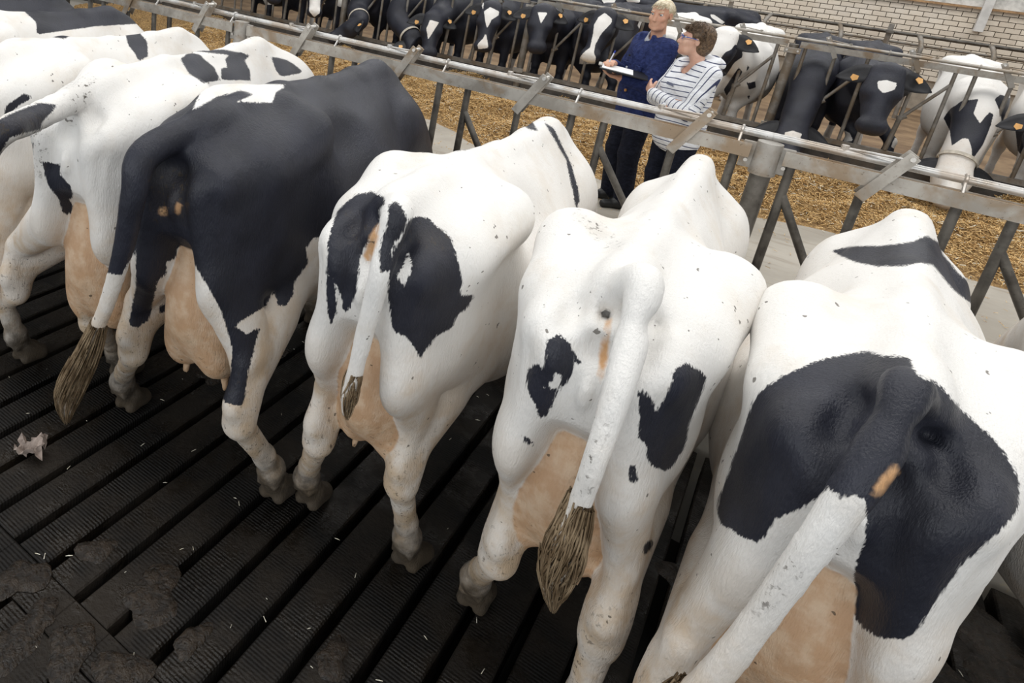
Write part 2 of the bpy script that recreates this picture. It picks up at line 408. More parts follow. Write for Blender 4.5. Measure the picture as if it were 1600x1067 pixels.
def head_parts(root, H, mats, tags=True, ear_drop=.25):
    global EAR, EYE, TAGM
    if EAR is None:
        EAR = ear_mesh('ear'); EAR.materials.append(mats['ear'])
        mb = MB(); mb.add([(.0,-.02,0),(.0,.02,0),(.028,.024,0),(.047,0,0),(.028,-.024,0),(.0,-.02,.004),(.0,.02,.004),(.028,.024,.004),(.047,0,.004),(.028,-.024,.004)],
               [(4,3,2,1,0),(5,6,7,8,9),(0,1,6,5),(1,2,7,6),(2,3,8,7),(3,4,9,8),(4,0,5,9)]); TAGM = mb.mesh('ear_tag'); TAGM.materials.append(mats['tag'])
        bm = bmesh.new(); bmesh.ops.create_uvsphere(bm, u_segments=12, v_segments=8, radius=.021); EYE = bpy.data.meshes.new('eye'); bm.to_mesh(EYE); bm.free(); EYE.shade_smooth(); EYE.materials.append(mats['eye'])
    q, r, u, a, s = H['q'], H['r'], H['u'], H['a'], H['s']
    for e in (-1, 1):
        x = r*e*math.cos(ear_drop)+a*math.sin(ear_drop)-u*.25; x /= np.linalg.norm(x)
        z = u-x*(u@x); z /= np.linalg.norm(z); y = np.cross(z, x); o = q(e*.085, -.01, .01)
        eo = obj('ear', EAR, parent=root); eo.matrix_local = frame_matrix(o, x, y, z) @ Matrix.Scale(s, 4)
        if tags:
            tg = obj('ear_tag', TAGM, parent=eo); tg.matrix_local = Matrix.Translation((.095, .012, .012)) @ Matrix.Rotation(math.radians(60), 4, 'Z') @ Matrix.Rotation(.25, 4, 'Y')
            tg['label'] = 'orange plastic ear tag'
        ey = obj('eye', EYE, parent=root); ey.matrix_local = Matrix.Translation(q(e*.1, .004, .165)) @ Matrix.Scale(s, 4)
def collar(root, p, axis, rad, mat, tilt=None, w=.035):
    p = np.array(p, float); n = np.array(axis, float); n /= np.linalg.norm(n); a = np.cross(n, [1, 0, 0.2]); a /= np.linalg.norm(a); b = np.cross(n, a)
    V = []; F = []; N = 28
    for i in range(N):
        t = 2*math.pi*i/N; d = a*math.cos(t)*rad[0]+b*math.sin(t)*rad[1]
        dn = d/np.linalg.norm(d)
        for (o, k) in ((0, -1), (.006, -1), (.006, 1), (0, 1)): V.append(p+d+dn*o+n*k*w/2)
    for i in range(N):
        for k in range(4): F.append((i*4+k, i*4+(k+1) % 4, ((i+1) % N)*4+(k+1) % 4, ((i+1) % N)*4+k))
    return obj('collar', mesh_from('collar', V, F), mat, root)
def strands(name, paths, mat, parent, w=.006):       # tapering hair locks
    V = []; F = []
    for P in paths:
        m = len(P); b = len(V); side = np.array([random.uniform(-1, 1), random.uniform(-1, 1), .2]); side /= np.linalg.norm(side)
        for i, p in enumerate(P):
            ww = w*(1-.85*(i/(m-1))**2); s2 = np.cross(P[min(i+1, m-1)]-P[max(i-1, 0)], side); s2 = s2/(np.linalg.norm(s2)+1e-9); s3 = np.cross(s2, side)
            V += [p-side*ww, p+s2*ww*.8, p+side*ww]
        for i in range(m-1):
            for k in range(3):
                F.append((b+i*3+k, b+i*3+(k+1) % 3, b+(i+1)*3+(k+1) % 3, b+(i+1)*3+k))
    return obj(name, mesh_from(name, V, F, True), mat, parent)
def tail_switch(root, path, mat, n=170, spread=.03, w=.0028):
    """path rows x y z spread, in the cow's own space"""
    S = spline(path, 14); out = []
    for k in range(n):
        an = random.uniform(0, 2*math.pi); rr = math.sqrt(random.random()); t0 = random.uniform(0, .6)*(1 if k > n*.3 else 0); t1 = min(1, t0+random.uniform(.45, .75))
        ph = random.uniform(0, 6.28); P = []
        for t in np.linspace(t0, t1, 7):
            i = t*13; j = min(int(i), 12); f = i-j; c = S[j]*(1-f)+S[j+1]*f
            wob = .012*math.sin(ph+t*5)
            P.append(np.array([c[0]+math.cos(an)*rr*c[3]+wob, c[1]+math.sin(an)*rr*c[3]-wob, c[2]]))
        out.append(P)
    return strands('tail_switch', out, mat, root, w)
def tuft(F, path, k=.02):
    for a, b in zip(spline(path, 9)[:-1], spline(path, 9)[1:]): F.put(cone(a[:3], b[:3], max(.008, a[3]*.72), max(.008, b[3]*.72)), k)

def build_cow(c):
    """c: dict(loc, yaw, scale, ...) -> Empty root with one continuous body mesh"""
    sc = c.get('scale', 1.0); yaw = c.get('yaw', 0.0); loc = np.array([c['loc'][0], c['loc'][1], 0.0])
    cs, sn = math.cos(yaw), math.sin(yaw)
    def to_local(P):
        d = np.array(P, float)-loc; return np.array([cs*d[0]+sn*d[1], -sn*d[0]+cs*d[1], d[2]])/sc
    h = c.get('h', .0135)
    F = Field((-.55, -.45, -.02), (.55, c.get('ymax', 2.5), 1.62), h)
    bony = c.get('bony', 1.0); wd = c.get('width', 1.0)
    F.put(torso(wd, c.get('belly', 1.0), c.get('depth', 0.0), c.get('front', 1.0)), .04)
    # spine ridge, rump bones
    chain(F, [(0, .12, 1.405, .045), (0, .3, 1.42, .042), (0, .55, 1.425, .04), (0, .85, 1.405, .035), (0, 1.15, 1.405, .035), (0, 1.38, 1.415, .035)], .05)
    for s in (-1, 1):
        hx = s*c.get('hook', .205); hr = c.get('hookr', 1.0)
        F.put(cone((s*.10, .46, 1.405), (hx, .45, 1.375), .045, .045*hr), .07)
        F.put(ell((hx, .45, 1.35), (.042*hr, .075, .06)), .07)
        F.put(cone((hx, .45, 1.34), (s*.17, .22, 1.29), .045*hr, .06), .10)          # rump edge from hook to thurl
        F.put(ell((s*.125, .04, 1.285), (.04, .05, .045)), .08)
        F.put(ell((s*.275, .70, 1.36), (.10, .15, .12)), .14*bony, sub=True)
        F.put(ell((s*.13, .27, 1.50), (.06, .12, .055)), .08*bony, sub=True)
        if bony > .9: F.put(ell((s*.105, .62, 1.478), (.05, .30, .045)), .05, sub=True)
        if bony > .9: F.put(ell((s*.15, 1.05, 1.47), (.06, .25, .04)), .07, sub=True)
    # legs
    ft = {}
    for s, nm in ((-1, 'L'), (1, 'R')):
        foot = to_local(c['foot'+nm]) if 'foot'+nm in c else np.array([s*.16, .16, 0])
        hock = to_local(c['hock'+nm]) if 'hock'+nm in c else foot*[1, 0, 0]+[-s*.02, .04, .53]
        hind_leg(F, s, hock, foot, c.get('stifle'+nm), c.get('thigh', 1.0))
        ff = to_local(c['ffoot'+nm]) if 'ffoot'+nm in c else np.array([s*.17, 1.45, 0])
        front_leg(F, s, np.array([ff[0], 1.43, .42]), ff)
    F.put(ell((0, .36, 1.02), (.11, .15, .12)), .08)
    # crease between the thighs, pits beside the tail
    F.put(cone((0, -.06, 1.14), (0, .06, .78), .03, .095), .05, sub=True)
    for s in (-1, 1): F.put(ell((s*.078, .0, 1.355), (.030, .075, .045)), .035, sub=True) if bony > .6 else None
    F.put(ell((0, -.02, 1.30), (.05, .05, .05)), .03, sub=True)
    F.put(ell((0, .005, 1.19), (.022, .028, .055)), .02)
    # neck and head
    if c.get('neck') is not None:
        chain(F, c['neck'], .09, 12)
    Hd = None
    if 'poll' in c: Hd = head_put(F, c['poll'], c['nose'], c.get('hs', 1.0), c.get('hroll', 0))
    # tail
    T = c.get('tail')
    if T is not None:
        P = [(0, .22, 1.41, .05), (0, .10, 1.41, .048)]
        for (p, r) in T: P.append((*to_local(p), r))
        S_ = spline(P, 5*len(P))
        for i_, (a_, b_) in enumerate(zip(S_[:-1], S_[1:])): F.put(cone(a_[:3], b_[:3], a_[3]*.9, b_[3]*.9), .035 if i_ < 6 else .008)
    else:
        chain(F, [(0, .22, 1.41, .05), (0, .10, 1.41, .046), (0, .015, 1.375, .036)], .035, 7); chain(F, [(0, .015, 1.375, .034), (0, -.03, 1.25, .029), (0, -.04, 1.0, .024), (.01, -.04, .76, .02)], .008, 14)
        c['dsw'] = [(.01, -.04, .78, .02), (.012, -.04, .70, .032), (.015, -.04, .60, .036), (.015, -.04, .46, .008)]; tuft(F, c['dsw'])
    if c.get('pits'):
        for (p_, q_) in c['pits']: F.put(cone(to_local(p_), to_local(q_), .008, .013), .045, sub=True)
    if 'switch' in c:
        sw = [(*to_local(p), r) for p, r in c['switch']]; tuft(F, sw)
    # udder: its own field so that creases stay and skin can be told from hair
    U = None; ud = c.get('udder')
    D0 = F.D.copy()
    if ud:
        U = Field((-.55, -.45, -.02), (.55, c.get('ymax', 2.5), 1.62), h)
        ux, uy, uz, uw, ul, uh = ud                    # centre, half width, length, height
        for s in (-1, 1):
            U.put(ell((ux+s*uw*.42, uy, uz), (uw*.66, ul, uh)), .035)
            for fy in (-.55, .5): U.put(ell((ux+s*uw*.45, uy+fy*ul, uz-uh*.45), (uw*.5, ul*.45, uh*.55)), .05)
        U.put(cone((ux*.6, .13, 1.07), (ux, .18, .88), .05, .088), .04); U.put(ell((ux, .19, uz+.10), (min(.12, uw*.78), .135, uh*1.05)), .06)
        for s in (-1, 1):
            for fy in (-.5, .5):
                tx, ty_ = ux+s*uw*.5, uy+fy*ul; U.put(cone((tx, ty_, uz-uh*.85), (tx+s*.01, ty_, uz-uh-.055), .018, .012), .015)
        k = .018; hh = np.clip(.5+.5*(F.D-U.D)/k, 0, 1); F.D = F.D*(1-hh)+U.D*hh-k*hh*(1-hh)
    F.D[:, :, :int((0.0+.02)/h)+1] = np.maximum(F.D[:, :, :int((0.0+.02)/h)+1], .01)
    V, Q = F.mesh()
    me = fast_mesh('cow_body', V, Q)
    W = V*sc; W = np.stack([loc[0]+cs*W[:, 0]-sn*W[:, 1], loc[1]+sn*W[:, 0]+cs*W[:, 1], W[:, 2]], 1)
    px, dep = project(W); mpp = dep/FPX
    coat = regions_sd(px, c.get('black', ()), c.get('white', ()))*mpp
    if 'wleg' in c: coat = np.maximum(coat, c['wleg']-V[:, 2])
    set_attr(me, 'coat', coat)
    set_attr(me, 'tan', regions_sd(px, c.get('tan', ()))*mpp)
    set_attr(me, 'dirt', regions_sd(px, c.get('dirt', ()))*mpp)
    if U is not None:
        F0 = Field((-.55, -.45, -.02), (.55, c.get('ymax', 2.5), 1.62), h); F0.D = D0
        set_attr(me, 'skin', U.sample(V)-F0.sample(V))
    else: set_attr(me, 'skin', np.ones(len(V)))
    root = empty('cow', tuple(loc), yaw); root.scale = (sc,)*3
    root['label'] = c['label']; root['category'] = 'cow'
    if 'group' in c: root['group'] = c['group']
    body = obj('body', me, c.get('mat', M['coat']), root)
    if Hd is not None: head_parts(root, Hd, M, c.get('tags', True))
    if 'switch' in c: tail_switch(root, [(*to_local(p), r) for p, r in c['switch']], M['switch'], c.get('nsw', 900))
    if 'dsw' in c: tail_switch(root, c['dsw'], M['switch'], 160, w=.005)
    for co in c.get('collars', ()): collar(root, *co, M['collar'])
    return root, Hd
def coat_material(name, white=(.80, .78, .75), black=(.0155, .0165, .024), dirty=1.0):
    t = NT(name); oc = t.coord('Object')
    fur = t.noise(210, 2, .5, t.coord('Object', (1, 1, .22))); big = t.noise(5, 4, .6, oc); med = t.noise(22, 3, .6, oc)
    e = t.math('ADD', t.attr('coat'), t.math('MULTIPLY', t.math('SUBTRACT', fur, .5), .016))
    e = t.math('ADD', e, t.math('MULTIPLY', t.math('SUBTRACT', med, .5), .008))
    isw = t.ramp(e, -.0025, .0025)
    blk = t.mix(t.ramp(big, .35, .7), black, tuple(c*1.7 for c in black))
    yel = t.ramp(big, .48, .72); wh = t.mix(t.math('MULTIPLY', yel, .3*dirty), white, (.60, .50, .38))
    sx0 = t.n('ShaderNodeSeparateXYZ'); t.l(oc, sx0.inputs[0])
    stn = t.math('MULTIPLY', t.ramp(t.math('ADD', sx0.outputs[2], t.math('MULTIPLY', t.math('SUBTRACT', big, .5), .9)), 1.25, .5), .9*dirty)
    stn = t.math('MULTIPLY', stn, t.math('ADD', .38, t.math('MULTIPLY', t.ramp(t.noise(8, 4, .6, oc), .36, .64), .62)))
    wh = t.mix(stn, wh, (.57, .415, .26))
    col = t.mix(isw, blk, wh)
    # height of the point above the ground, in the cow's own space
    sx = t.n('ShaderNodeSeparateXYZ'); t.l(oc, sx.inputs[0]); z = sx.outputs[2]
    # skin of the udder
    sk = t.ramp(t.math('ADD', t.attr('skin'), t.math('MULTIPLY', t.math('SUBTRACT', med, .5), .02)), .006, -.006)
    skc = t.mix(t.ramp(med, .35, .7), (.57, .34, .185), (.70, .50, .33)); skc = t.mix(t.math('MULTIPLY', t.ramp(big, .5, .7), .5), skc, (.33, .18, .07))
    skw = t.mix(.10, skc, wh)
    col = t.mix(sk, col, skw)
    tn = t.ramp(t.math('ADD', t.attr('tan'), t.math('MULTIPLY', t.math('SUBTRACT', med, .5), .02)), .006, -.006)
    col = t.mix(tn, col, t.mix(med, (.55, .27, .10), (.75, .50, .30)))
    # dung: marked areas, freckles, and soiled feet with their shade painted in
    dn = t.noise(60, 4, .7, oc, .4); dd = t.ramp(t.math('ADD', t.attr('dirt'), t.math('MULTIPLY', t.math('SUBTRACT', med, .5), .06)), .03, -.03)
    spot = t.ramp(dn, .56, .64); dirtm = t.math('MULTIPLY', dd, t.math('ADD', t.math('MULTIPLY', spot, .75), .15))
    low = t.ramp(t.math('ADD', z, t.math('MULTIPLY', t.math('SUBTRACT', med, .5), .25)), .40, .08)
    frk = t.math('MULTIPLY', t.ramp(z, .85, .35), t.ramp(dn, .585, .645)); frk2 = t.math('MULTIPLY', t.ramp(t.noise(38, 2, .5, oc), .715, .74), .75)
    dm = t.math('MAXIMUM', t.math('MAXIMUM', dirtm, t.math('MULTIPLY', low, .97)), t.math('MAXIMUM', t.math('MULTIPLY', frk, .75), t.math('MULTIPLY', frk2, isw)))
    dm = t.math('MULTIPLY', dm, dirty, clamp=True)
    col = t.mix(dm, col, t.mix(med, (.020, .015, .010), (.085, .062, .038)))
    t.base(col); t.rough(t.mix(isw, (.47,)*3, (.75,)*3)); t.spec(.36)
    t.bump(t.math("ADD", t.noise(260, 2, .6, t.coord('Object', (1, 1, .22))), t.math('MULTIPLY', t.noise(90, 3, .6, t.coord('Object', (1, 1, .3))), .9)), .5, .005)
    return t.m
M = {}
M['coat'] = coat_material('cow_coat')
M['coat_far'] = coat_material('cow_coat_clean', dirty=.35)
def switch_mat():
    t = NT('tail_hair'); nz = t.noise(40, 3, .6, t.coord('Object', (1, 1, .3))); t.base(t.mix(t.ramp(nz, .35, .7), (.13, .085, .045), (.34, .25, .155))); t.rough(.6); t.spec(.3); return t.m
M['switch'] = switch_mat()
M['ear'] = simple_mat('ear_hair', (.012, .012, .015), .6, .4, 20)
M['tag'] = simple_mat('orange_tag', (.74, .40, .13), .45, .08, 20)
M['eye'] = simple_mat('cow_eye', (.01, .008, .008), .08, .1, 20)
M['collar'] = simple_mat('collar_strap', (.55, .50, .42), .7, .2, 20)
# ------------------------------------------------------------------ materials of the barn
def floor_mats():
    t = NT('wet_rubber_slat'); oc = t.coord('Object'); gx = t.n('ShaderNodeSeparateXYZ'); tg = t.n('ShaderNodeTexCoord')
    geo = t.n('ShaderNodeNewGeometry'); pos = geo.outputs['Position']; t.l(pos, gx.inputs[0])
    big = t.noise(3.2, 5, .6, pos); fine = t.noise(45, 4, .65, pos)
    col = t.mix(t.ramp(big, .38, .66), (.006, .005, .0042), (.020, .015, .0105)); col = t.mix(t.math('MULTIPLY', t.ramp(fine, .55, .75), .35), col, (.036, .028, .02)); t.base(col)
    wet = t.ramp(t.noise(5.5, 4, .6, pos), .47, .60); t.rough(t.mix(wet, (.7,)*3, (.27,)*3)); t.spec(.3)
    ridge = t.math('SINE', t.math('MULTIPLY', gx.outputs[1], 2*math.pi/.0125))
    hgt = t.math('ADD', t.math('MULTIPLY', ridge, t.math('MULTIPLY', t.ramp(big, .58, .42), .55)), t.math('MULTIPLY', fine, 3.2)); t.bump(hgt, .6, .004); M['slat'] = t.m
    t = NT('feed_alley_concrete'); oc = t.coord('Object'); n1 = t.noise(1.2, 5, .6, oc); n2 = t.noise(30, 4, .65, oc); n3 = t.noise(6, 3, .6, t.coord('Object', (.25, 1.6, 1)))
    col = t.mix(t.ramp(n1, .3, .7), (.30, .27, .225), (.42, .385, .33)); col = t.mix(t.math('MULTIPLY', t.ramp(n3, .5, .7), .5), col, (.24, .20, .15)); col = t.mix(t.math('MULTIPLY', t.ramp(n2, .6, .72), .5), col, (.45, .36, .22)); t.base(col); t.rough(.75)
    t.bump(n2, .25, .004); M['concrete'] = t.m
    t = NT('dungy_concrete'); oc = t.coord('Object'); n1 = t.noise(2, 5, .65, oc); t.base(t.mix(t.ramp(n1, .35, .65), (.14, .085, .045), (.27, .18, .10))); t.rough(.7); t.bump(t.noise(18, 4, .6, oc), .4, .01); M['far_floor'] = t.m
floor_mats()
def steel(name, a, b, stain, amt, rough=.45, metal=.35):
    t = NT(name); oc = t.coord('Object'); geo = t.n('ShaderNodeNewGeometry'); pos = geo.outputs['Position']
    n1 = t.noise(9, 5, .65, pos); n2 = t.noise(70, 4, .65, pos); n3 = t.noise(4, 4, .6, pos, .6)
    col = t.mix(t.ramp(n1, .35, .65), a, b); col = t.mix(t.math('MULTIPLY', t.ramp(n3, .46, .62), amt), col, stain); col = t.mix(t.math('MULTIPLY', t.ramp(n2, .62, .7), .6), col, tuple(c*.45 for c in stain))
    t.base(col); t.rough(t.mix(t.ramp(n1, .3, .7), (rough-.1,)*3, (rough+.18,)*3)); t.b.inputs['Metallic'].default_value = metal; t.bump(n2, .15, .002); return t.m
M['galv'] = steel('galvanised_steel', (.30, .275, .24), (.43, .405, .365), (.25, .175, .105), .85)
M['tube'] = steel('polished_steel_tube', (.44, .43, .41), (.60, .59, .575), (.33, .245, .165), .6, .34, .5)
M['bar'] = steel('grimy_steel_bar', (.075, .068, .06), (.15, .138, .12), (.045, .036, .028), .7, .42, .35)
M['barfar'] = steel('dull_steel_bar', (.17, .155, .135), (.27, .25, .225), (.16, .115, .07), .7, .5, .3)
M['postm'] = steel('rubbed_steel_post', (.10, .09, .078), (.19, .175, .155), (.05, .04, .03), .6, .4, .35)
M['cap'] = steel('weathered_steel_sleeve', (.29, .27, .24), (.39, .37, .34), (.24, .17, .10), .7, .5, .3)
M['dark_beam'] = steel('dark_kerb_timber', (.055, .05, .045), (.115, .105, .095), (.10, .07, .045), .5, .6, 0)
M['straw_dust'] = simple_mat('rusty_straw_dust', (.36, .22, .10), .9, .35, 25, bump=.4)
M['bolt'] = simple_mat('bolt_zinc', (.6, .58, .55), .35, .1, 30, .7)
# ------------------------------------------------------------------ floors
fl = MB().box((-1.2, 1.05, -.60), (12, 5.4, .1)).mesh('floor'); floor = tag(obj('floor', fl, simple_mat('slurry_pit', (.006, .005, .004), .5)), kind='structure')
W_, P_ = .130, .1645
def slat_mesh(L): return MB().box((0, 0, -.06), (W_, L, .12), bev=.006).mesh('slat')
SL0, SL1, SLJ = slat_mesh(1.9), slat_mesh(2.3), MB().box((0, 0, -.061), (P_, .125, .118), bev=.003).mesh('slat_bridge')
for i in range(54):
    x = -1.228+P_/2+P_*(i-20)
    if x > 3.3: continue
    for me, y in ((SL0, -.03), (SL1, 2.20)): obj('slat', me, M['slat'], floor, (x, y, 0))
    obj('slat_bridge', SLJ, M['slat'], floor, (x, .985, 0))
tag(obj('floor', MB().box((-2, 6.42, -.06), (26, 5.86, .12)).mesh('feed_alley'), M['concrete']), kind='structure')
tag(obj('floor', MB().box((-2, 13.5, -.06), (26, 8.2, .12)).mesh('far_alley'), M['far_floor']), kind='structure')
tag(obj('trim_1', MB().box((-2, 3.475, -.11), (26, .13, .98), bev=.012).mesh('near_kerb'), M['concrete']), kind='structure')
tag(obj('trim_2', MB().box((-2, 9.38, .215), (26, .14, .43), bev=.012).mesh('far_kerb'), M['dark_beam']), kind='structure')
# ------------------------------------------------------------------ feeding fences with self-locking yokes
ZT, ZB0, ZB1 = 1.468, 1.374, 1.434
def channel_mesh(L):            # C-shaped beam, open upwards
    m = MB(); m.box((L/2, -.022, (ZB0+ZB1)/2), (L, .006, ZB1-ZB0)); m.box((L/2, .022, (ZB0+ZB1)/2), (L, .006, ZB1-ZB0)); m.box((L/2, 0, ZB0+.003), (L, .044, .006)); return m.mesh('beam')
def tube_mesh(name, a, b, r, n=12): return MB().tube([a, b], r, n).mesh(name, True, 40)
LOCK_UP = {}
def fence_panel(x0, L, bays, Y, face, label, mats, group, z_low):
    """face=+1: yoke pattern read left to right as seen by the near row; -1: mirrored for the far row"""
    root = empty('feed_fence', (x0, Y, 0)); tag(root, label, 'fence', group)
    obj('beam', channel_mesh(L), mats['beam'], root)
    obj('dust_layer', MB().box((L/2, 0, ZB1-.014), (L-.01, .036, .016)).mesh('dust_layer'), M['straw_dust'], root)
    ty = .055*face
    obj('lock_tube', tube_mesh('lock_tube', (-.061, ty, ZT), (L+.061, ty, ZT), .0165), mats['tube'], root)
    obj('bottom_rail', MB().box((L/2, 0, z_low), (L, .05, .05)).mesh('bottom_rail'), mats['bar'], root)
    for D, Lk, V in bays:
        D, Lk, V = D-x0, Lk-x0, V-x0; sg = 1 if V > D else -1
        for nm, xx, r in (('upright', D, .0175), ('upright', V, .0175)):
            obj(nm, tube_mesh('upright', (0, 0, z_low), (0, 0, ZB0+.01), r), mats['bar'], root, (xx, 0, 0))
        obj('brace', tube_mesh('brace', (D, 0, 1.255), (Lk, 0, .845), .0165), mats['bar'], root)
        obj('yoke_bar', tube_mesh('yoke_bar', (Lk, 0, .845), (Lk, 0, 1.34), .0165), mats['bar'], root)
        obj('yoke_leg', tube_mesh('yoke_leg', (Lk+.02*sg, 0, z_low+.03), (Lk, 0, .85), .022), mats['bar'], root)
        obj('pivot_clamp', MB().tube([(Lk, 0, .835), (Lk, 0, .868)], .028, 12).tube([(Lk-.01*sg, 0, .85), (Lk-.045*sg, 0, .88)], .022, 8).mesh('pivot_clamp', True, 40), mats['bar'], root)
        # lever: a folded flat bar on the head of the yoke bar, hooked over the lock tube
        dx = .105*sg; ang = math.atan2(.185, dx); cx, cz = Lk+dx/2, 1.425
        R_ = Matrix.Rotation(-(ang-math.pi/2), 3, 'Y')
        for yy in (-.034*face, .03*face):
            lv = obj('lever', MB().box((0, 0, 0), (.042, .005, .235), bev=.002).mesh('lever'), mats['lever'], root, (cx, yy, cz)); lv.rotation_euler = R_.to_euler()
        obj('bolt', MB().tube([(Lk+dx, -.048*face, 1.515), (Lk+dx, .045*face, 1.515)], .009, 8).mesh('bolt', True, 40), M['bolt'], root)
        obj('rod', tube_mesh('rod', (Lk+dx, .01*face, 1.50), (Lk+dx-.2*sg, ty, ZT+.018), .0055, 8), mats['tube'], root)
        obj('stop_knob', MB().tube([(Lk+dx-.2*sg, ty, ZT), (Lk+dx-.2*sg, ty, ZT+.03)], .014, 8).mesh('stop_knob', True, 40), mats['tube'], root)
        if 0.06 < V < L-.04:
            obj('tube_clip', MB().tube([(V, 0, ZT-.055)]+[(V, ty+.02*math.cos(a)*face, ZT+.02*math.sin(a)) for a in np.linspace(3.6, -1.6, 9)], .006, 6).mesh('tube_clip', True, 40), mats['tube'], root)
    return root
def fence_post(x, Y, label, face, mat, capm, far=False, group=None):
    r = empty('fence_post', (x, Y, 0)); tag(r, label, 'post', group)
    if not far:
        obj('post_tube', tube_mesh('post_tube', (0, 0, 0), (0, 0, 1.43), .0385, 20), mat, r)
        sv = obj('sleeve', MB().tube([(0, 0, 1.318), (0, 0, 1.452)], .047, 22).mesh('sleeve', True, 40), capm, r)
        obj('rim', MB().tube([(0, 0, 1.316), (0, 0, 1.326)], .05, 22).mesh('rim', True, 40), capm, r)
        for s in (-1, 1):
            obj('flange', MB().box((s*.068, 0, 1.385), (.05, .006, .115), bev=.003).mesh('flange'), capm, r)
            obj('flange_bolt', MB().tube([(s*.068, -.012, 1.36), (s*.068, .012, 1.36)], .008, 8).mesh('flange_bolt', True, 40), M['bolt'], r)
    else:
        obj('post_tube', tube_mesh('post_tube', (0, 0, 0), (0, 0, 1.40), .045, 18), mat, r)
        obj('bracket', MB().box((0, -.052, 1.335), (.15, .008, .06), bev=.003).mesh('bracket'), capm, r)
        obj('foot_bracket', MB().box((0, -.06, .51), (.13, .006, .06), bev=.003).mesh('foot_bracket'), capm, r)
        for s in (-1, 1): obj('bracket_bolt', MB().tube([(s*.05, -.066, 1.335), (s*.05, -.05, 1.335)], .01, 8).mesh('bracket_bolt', True, 40), M['bolt'], r)
    return r
NY_, FY_ = 3.435, 9.30
matn = dict(beam=M['galv'], tube=M['tube'], bar=M['bar'], lever=M['galv']); matf = dict(beam=M['galv'], tube=M['galv'], bar=M['barfar'], lever=M['cap'])
NP = [-5.85, -2.946, -.049, 2.85]
def nbays(x0, n=4): return [(x0+.155+.6975*i-.06, x0+.155+.6975*i+.215, x0+.155+.6975*i+.475) for i in range(n)]
near_bays = {0: [(-5.70+.7*i, -5.43+.7*i, -5.155+.7*i) for i in range(4)],
             1: [(-2.786, -2.505, -2.24), (-2.083, -1.81, -1.543), (-1.383, -1.106, -.846), (-.698, -.395, -.162)],
             2: [(.043, .287, .566), (.722, .985, 1.262), (1.43, 1.69, 1.96), (2.12, 2.39, 2.68)]}
near_labels = ['near feed fence panel beyond the cow with one oval spot', 'near feed fence panel between the two thick posts, in front of the two people', 'near feed fence panel over the straw, beside the white cow with black saddle']
for i in range(3): fence_panel(NP[i]+.06, NP[i+1]-NP[i]-.12, near_bays[i], NY_, 1, near_labels[i], matn, 'near feed fence panels', .40)
fence_post(NP[1], NY_, 'thick steel post with sleeve behind the cow with patched shoulder', 1, M['postm'], M['cap'], group='near fence posts')
fence_post(NP[2], NY_, 'thick steel post with sleeve between the bony cow and the saddled cow', 1, M['postm'], M['cap'], group='near fence posts')
fence_post(NP[3], NY_, 'thick steel post at the end of the near fence', 1, M['postm'], M['cap'], group='near fence posts')
FP = [-8.83, -5.96, -3.09, -.221, 2.648, 5.517]
far_names = ['far feed fence panel with cows that stand behind the shoulder-patched cow', 'far feed fence panel where two black cows lower their heads', 'far feed fence panel holding the cows with white blazes, left of the people', 'far feed fence panel in front of the brick wall', 'far feed fence panel past the white cow with black mane stripe']
for i in range(5):
    x0 = FP[i]; bays = [(x0+.654+.69*k, x0+.378+.69*k, x0+.11+.69*k) for k in range(4)]
    fence_panel(x0+.055, 2.759, bays, FY_, -1, far_names[i], matf, 'far feed fence panels', .47)
for i, x in enumerate(FP[1:5]): fence_post(x, FY_, ['dull steel post between the bowed black cows and the fence end', 'dull steel post beside the black cow with a small white star', 'dull steel post right of the woman, beside the white-faced cow', 'dull steel post at the end of the far fence'][i], -1, M['barfar'], M['cap'], True, 'far fence posts')
# ------------------------------------------------------------------ brick wall, stall rails
WY = 17.0; BW, BH = .203, .0902
wl = tag(obj('wall_back', MB().box((-2, WY+.12, 1.6), (30, .2, 3.4)).mesh('wall_back'), simple_mat('mortar', (.36, .31, .25), .9, .2, 6)), kind='structure')
t = NT('sand_lime_brick'); oi = t.n('ShaderNodeObjectInfo'); geo = t.n('ShaderNodeNewGeometry'); n1 = t.noise(25, 4, .6, geo.outputs['Position']); n2 = t.noise(.8, 3, .6, geo.outputs['Position'])
col = t.mix(oi.outputs['Random'], (.56, .49, .40), (.70, .63, .53)); col = t.mix(t.math('MULTIPLY', t.ramp(n1, .55, .7), .5), col, (.44, .36, .28)); col = t.mix(t.math('MULTIPLY', t.ramp(n2, .45, .65), .45), col, (.68, .64, .58))
t.base(col); t.rough(.85); t.bump(n1, .3, .004); M['brick'] = t.m
BR = MB().box((0, 0, 0), (BW-.011, .06, BH-.011), rot=rotm(0, 0, 0), bev=.003).mesh('brick'); rest = MB(); nb = 0
for r in range(-6, 24):
    z = 1.13+r*BH
    for i in range(-40, 40):
        x = .6+i*BW+(BW/2 if r % 2 else 0)
        p, d = project(np.array([[x, WY, z]])); u, v = p[0]
        if 1085 < u < 1612 and -8 < v < 105 and nb < 300: obj('brick', BR, M['brick'], wl, (x, WY-.012+random.uniform(-.003, .003), z)); nb += 1
        elif -6 < x < 6: rest.box((x, WY-.012, z), (BW-.011, .06, BH-.011))
st = obj('brick_courses', rest.mesh('brick_courses'), M['brick'], wl); st['kind'] = 'stuff'
M['rust_strip'] = simple_mat('rusty_ledge', (.33, .20, .10), .7, .3, 14); M['plaster'] = simple_mat('rough_plaster', (.55, .54, .51), .9, .25, 9, bump=.5)
M['pillar'] = simple_mat('concrete_pillar', (.56, .55, .53), .85, .12, 7)
def wz(x, y, Y): return aty(x, y, Y)
zl = wz(1500, 9, WY-.06)[2]
tag(obj('trim_3', MB().box((2, WY-.06, zl), (14, .10, .035)).mesh('wall_ledge'), M['rust_strip']), kind='structure')
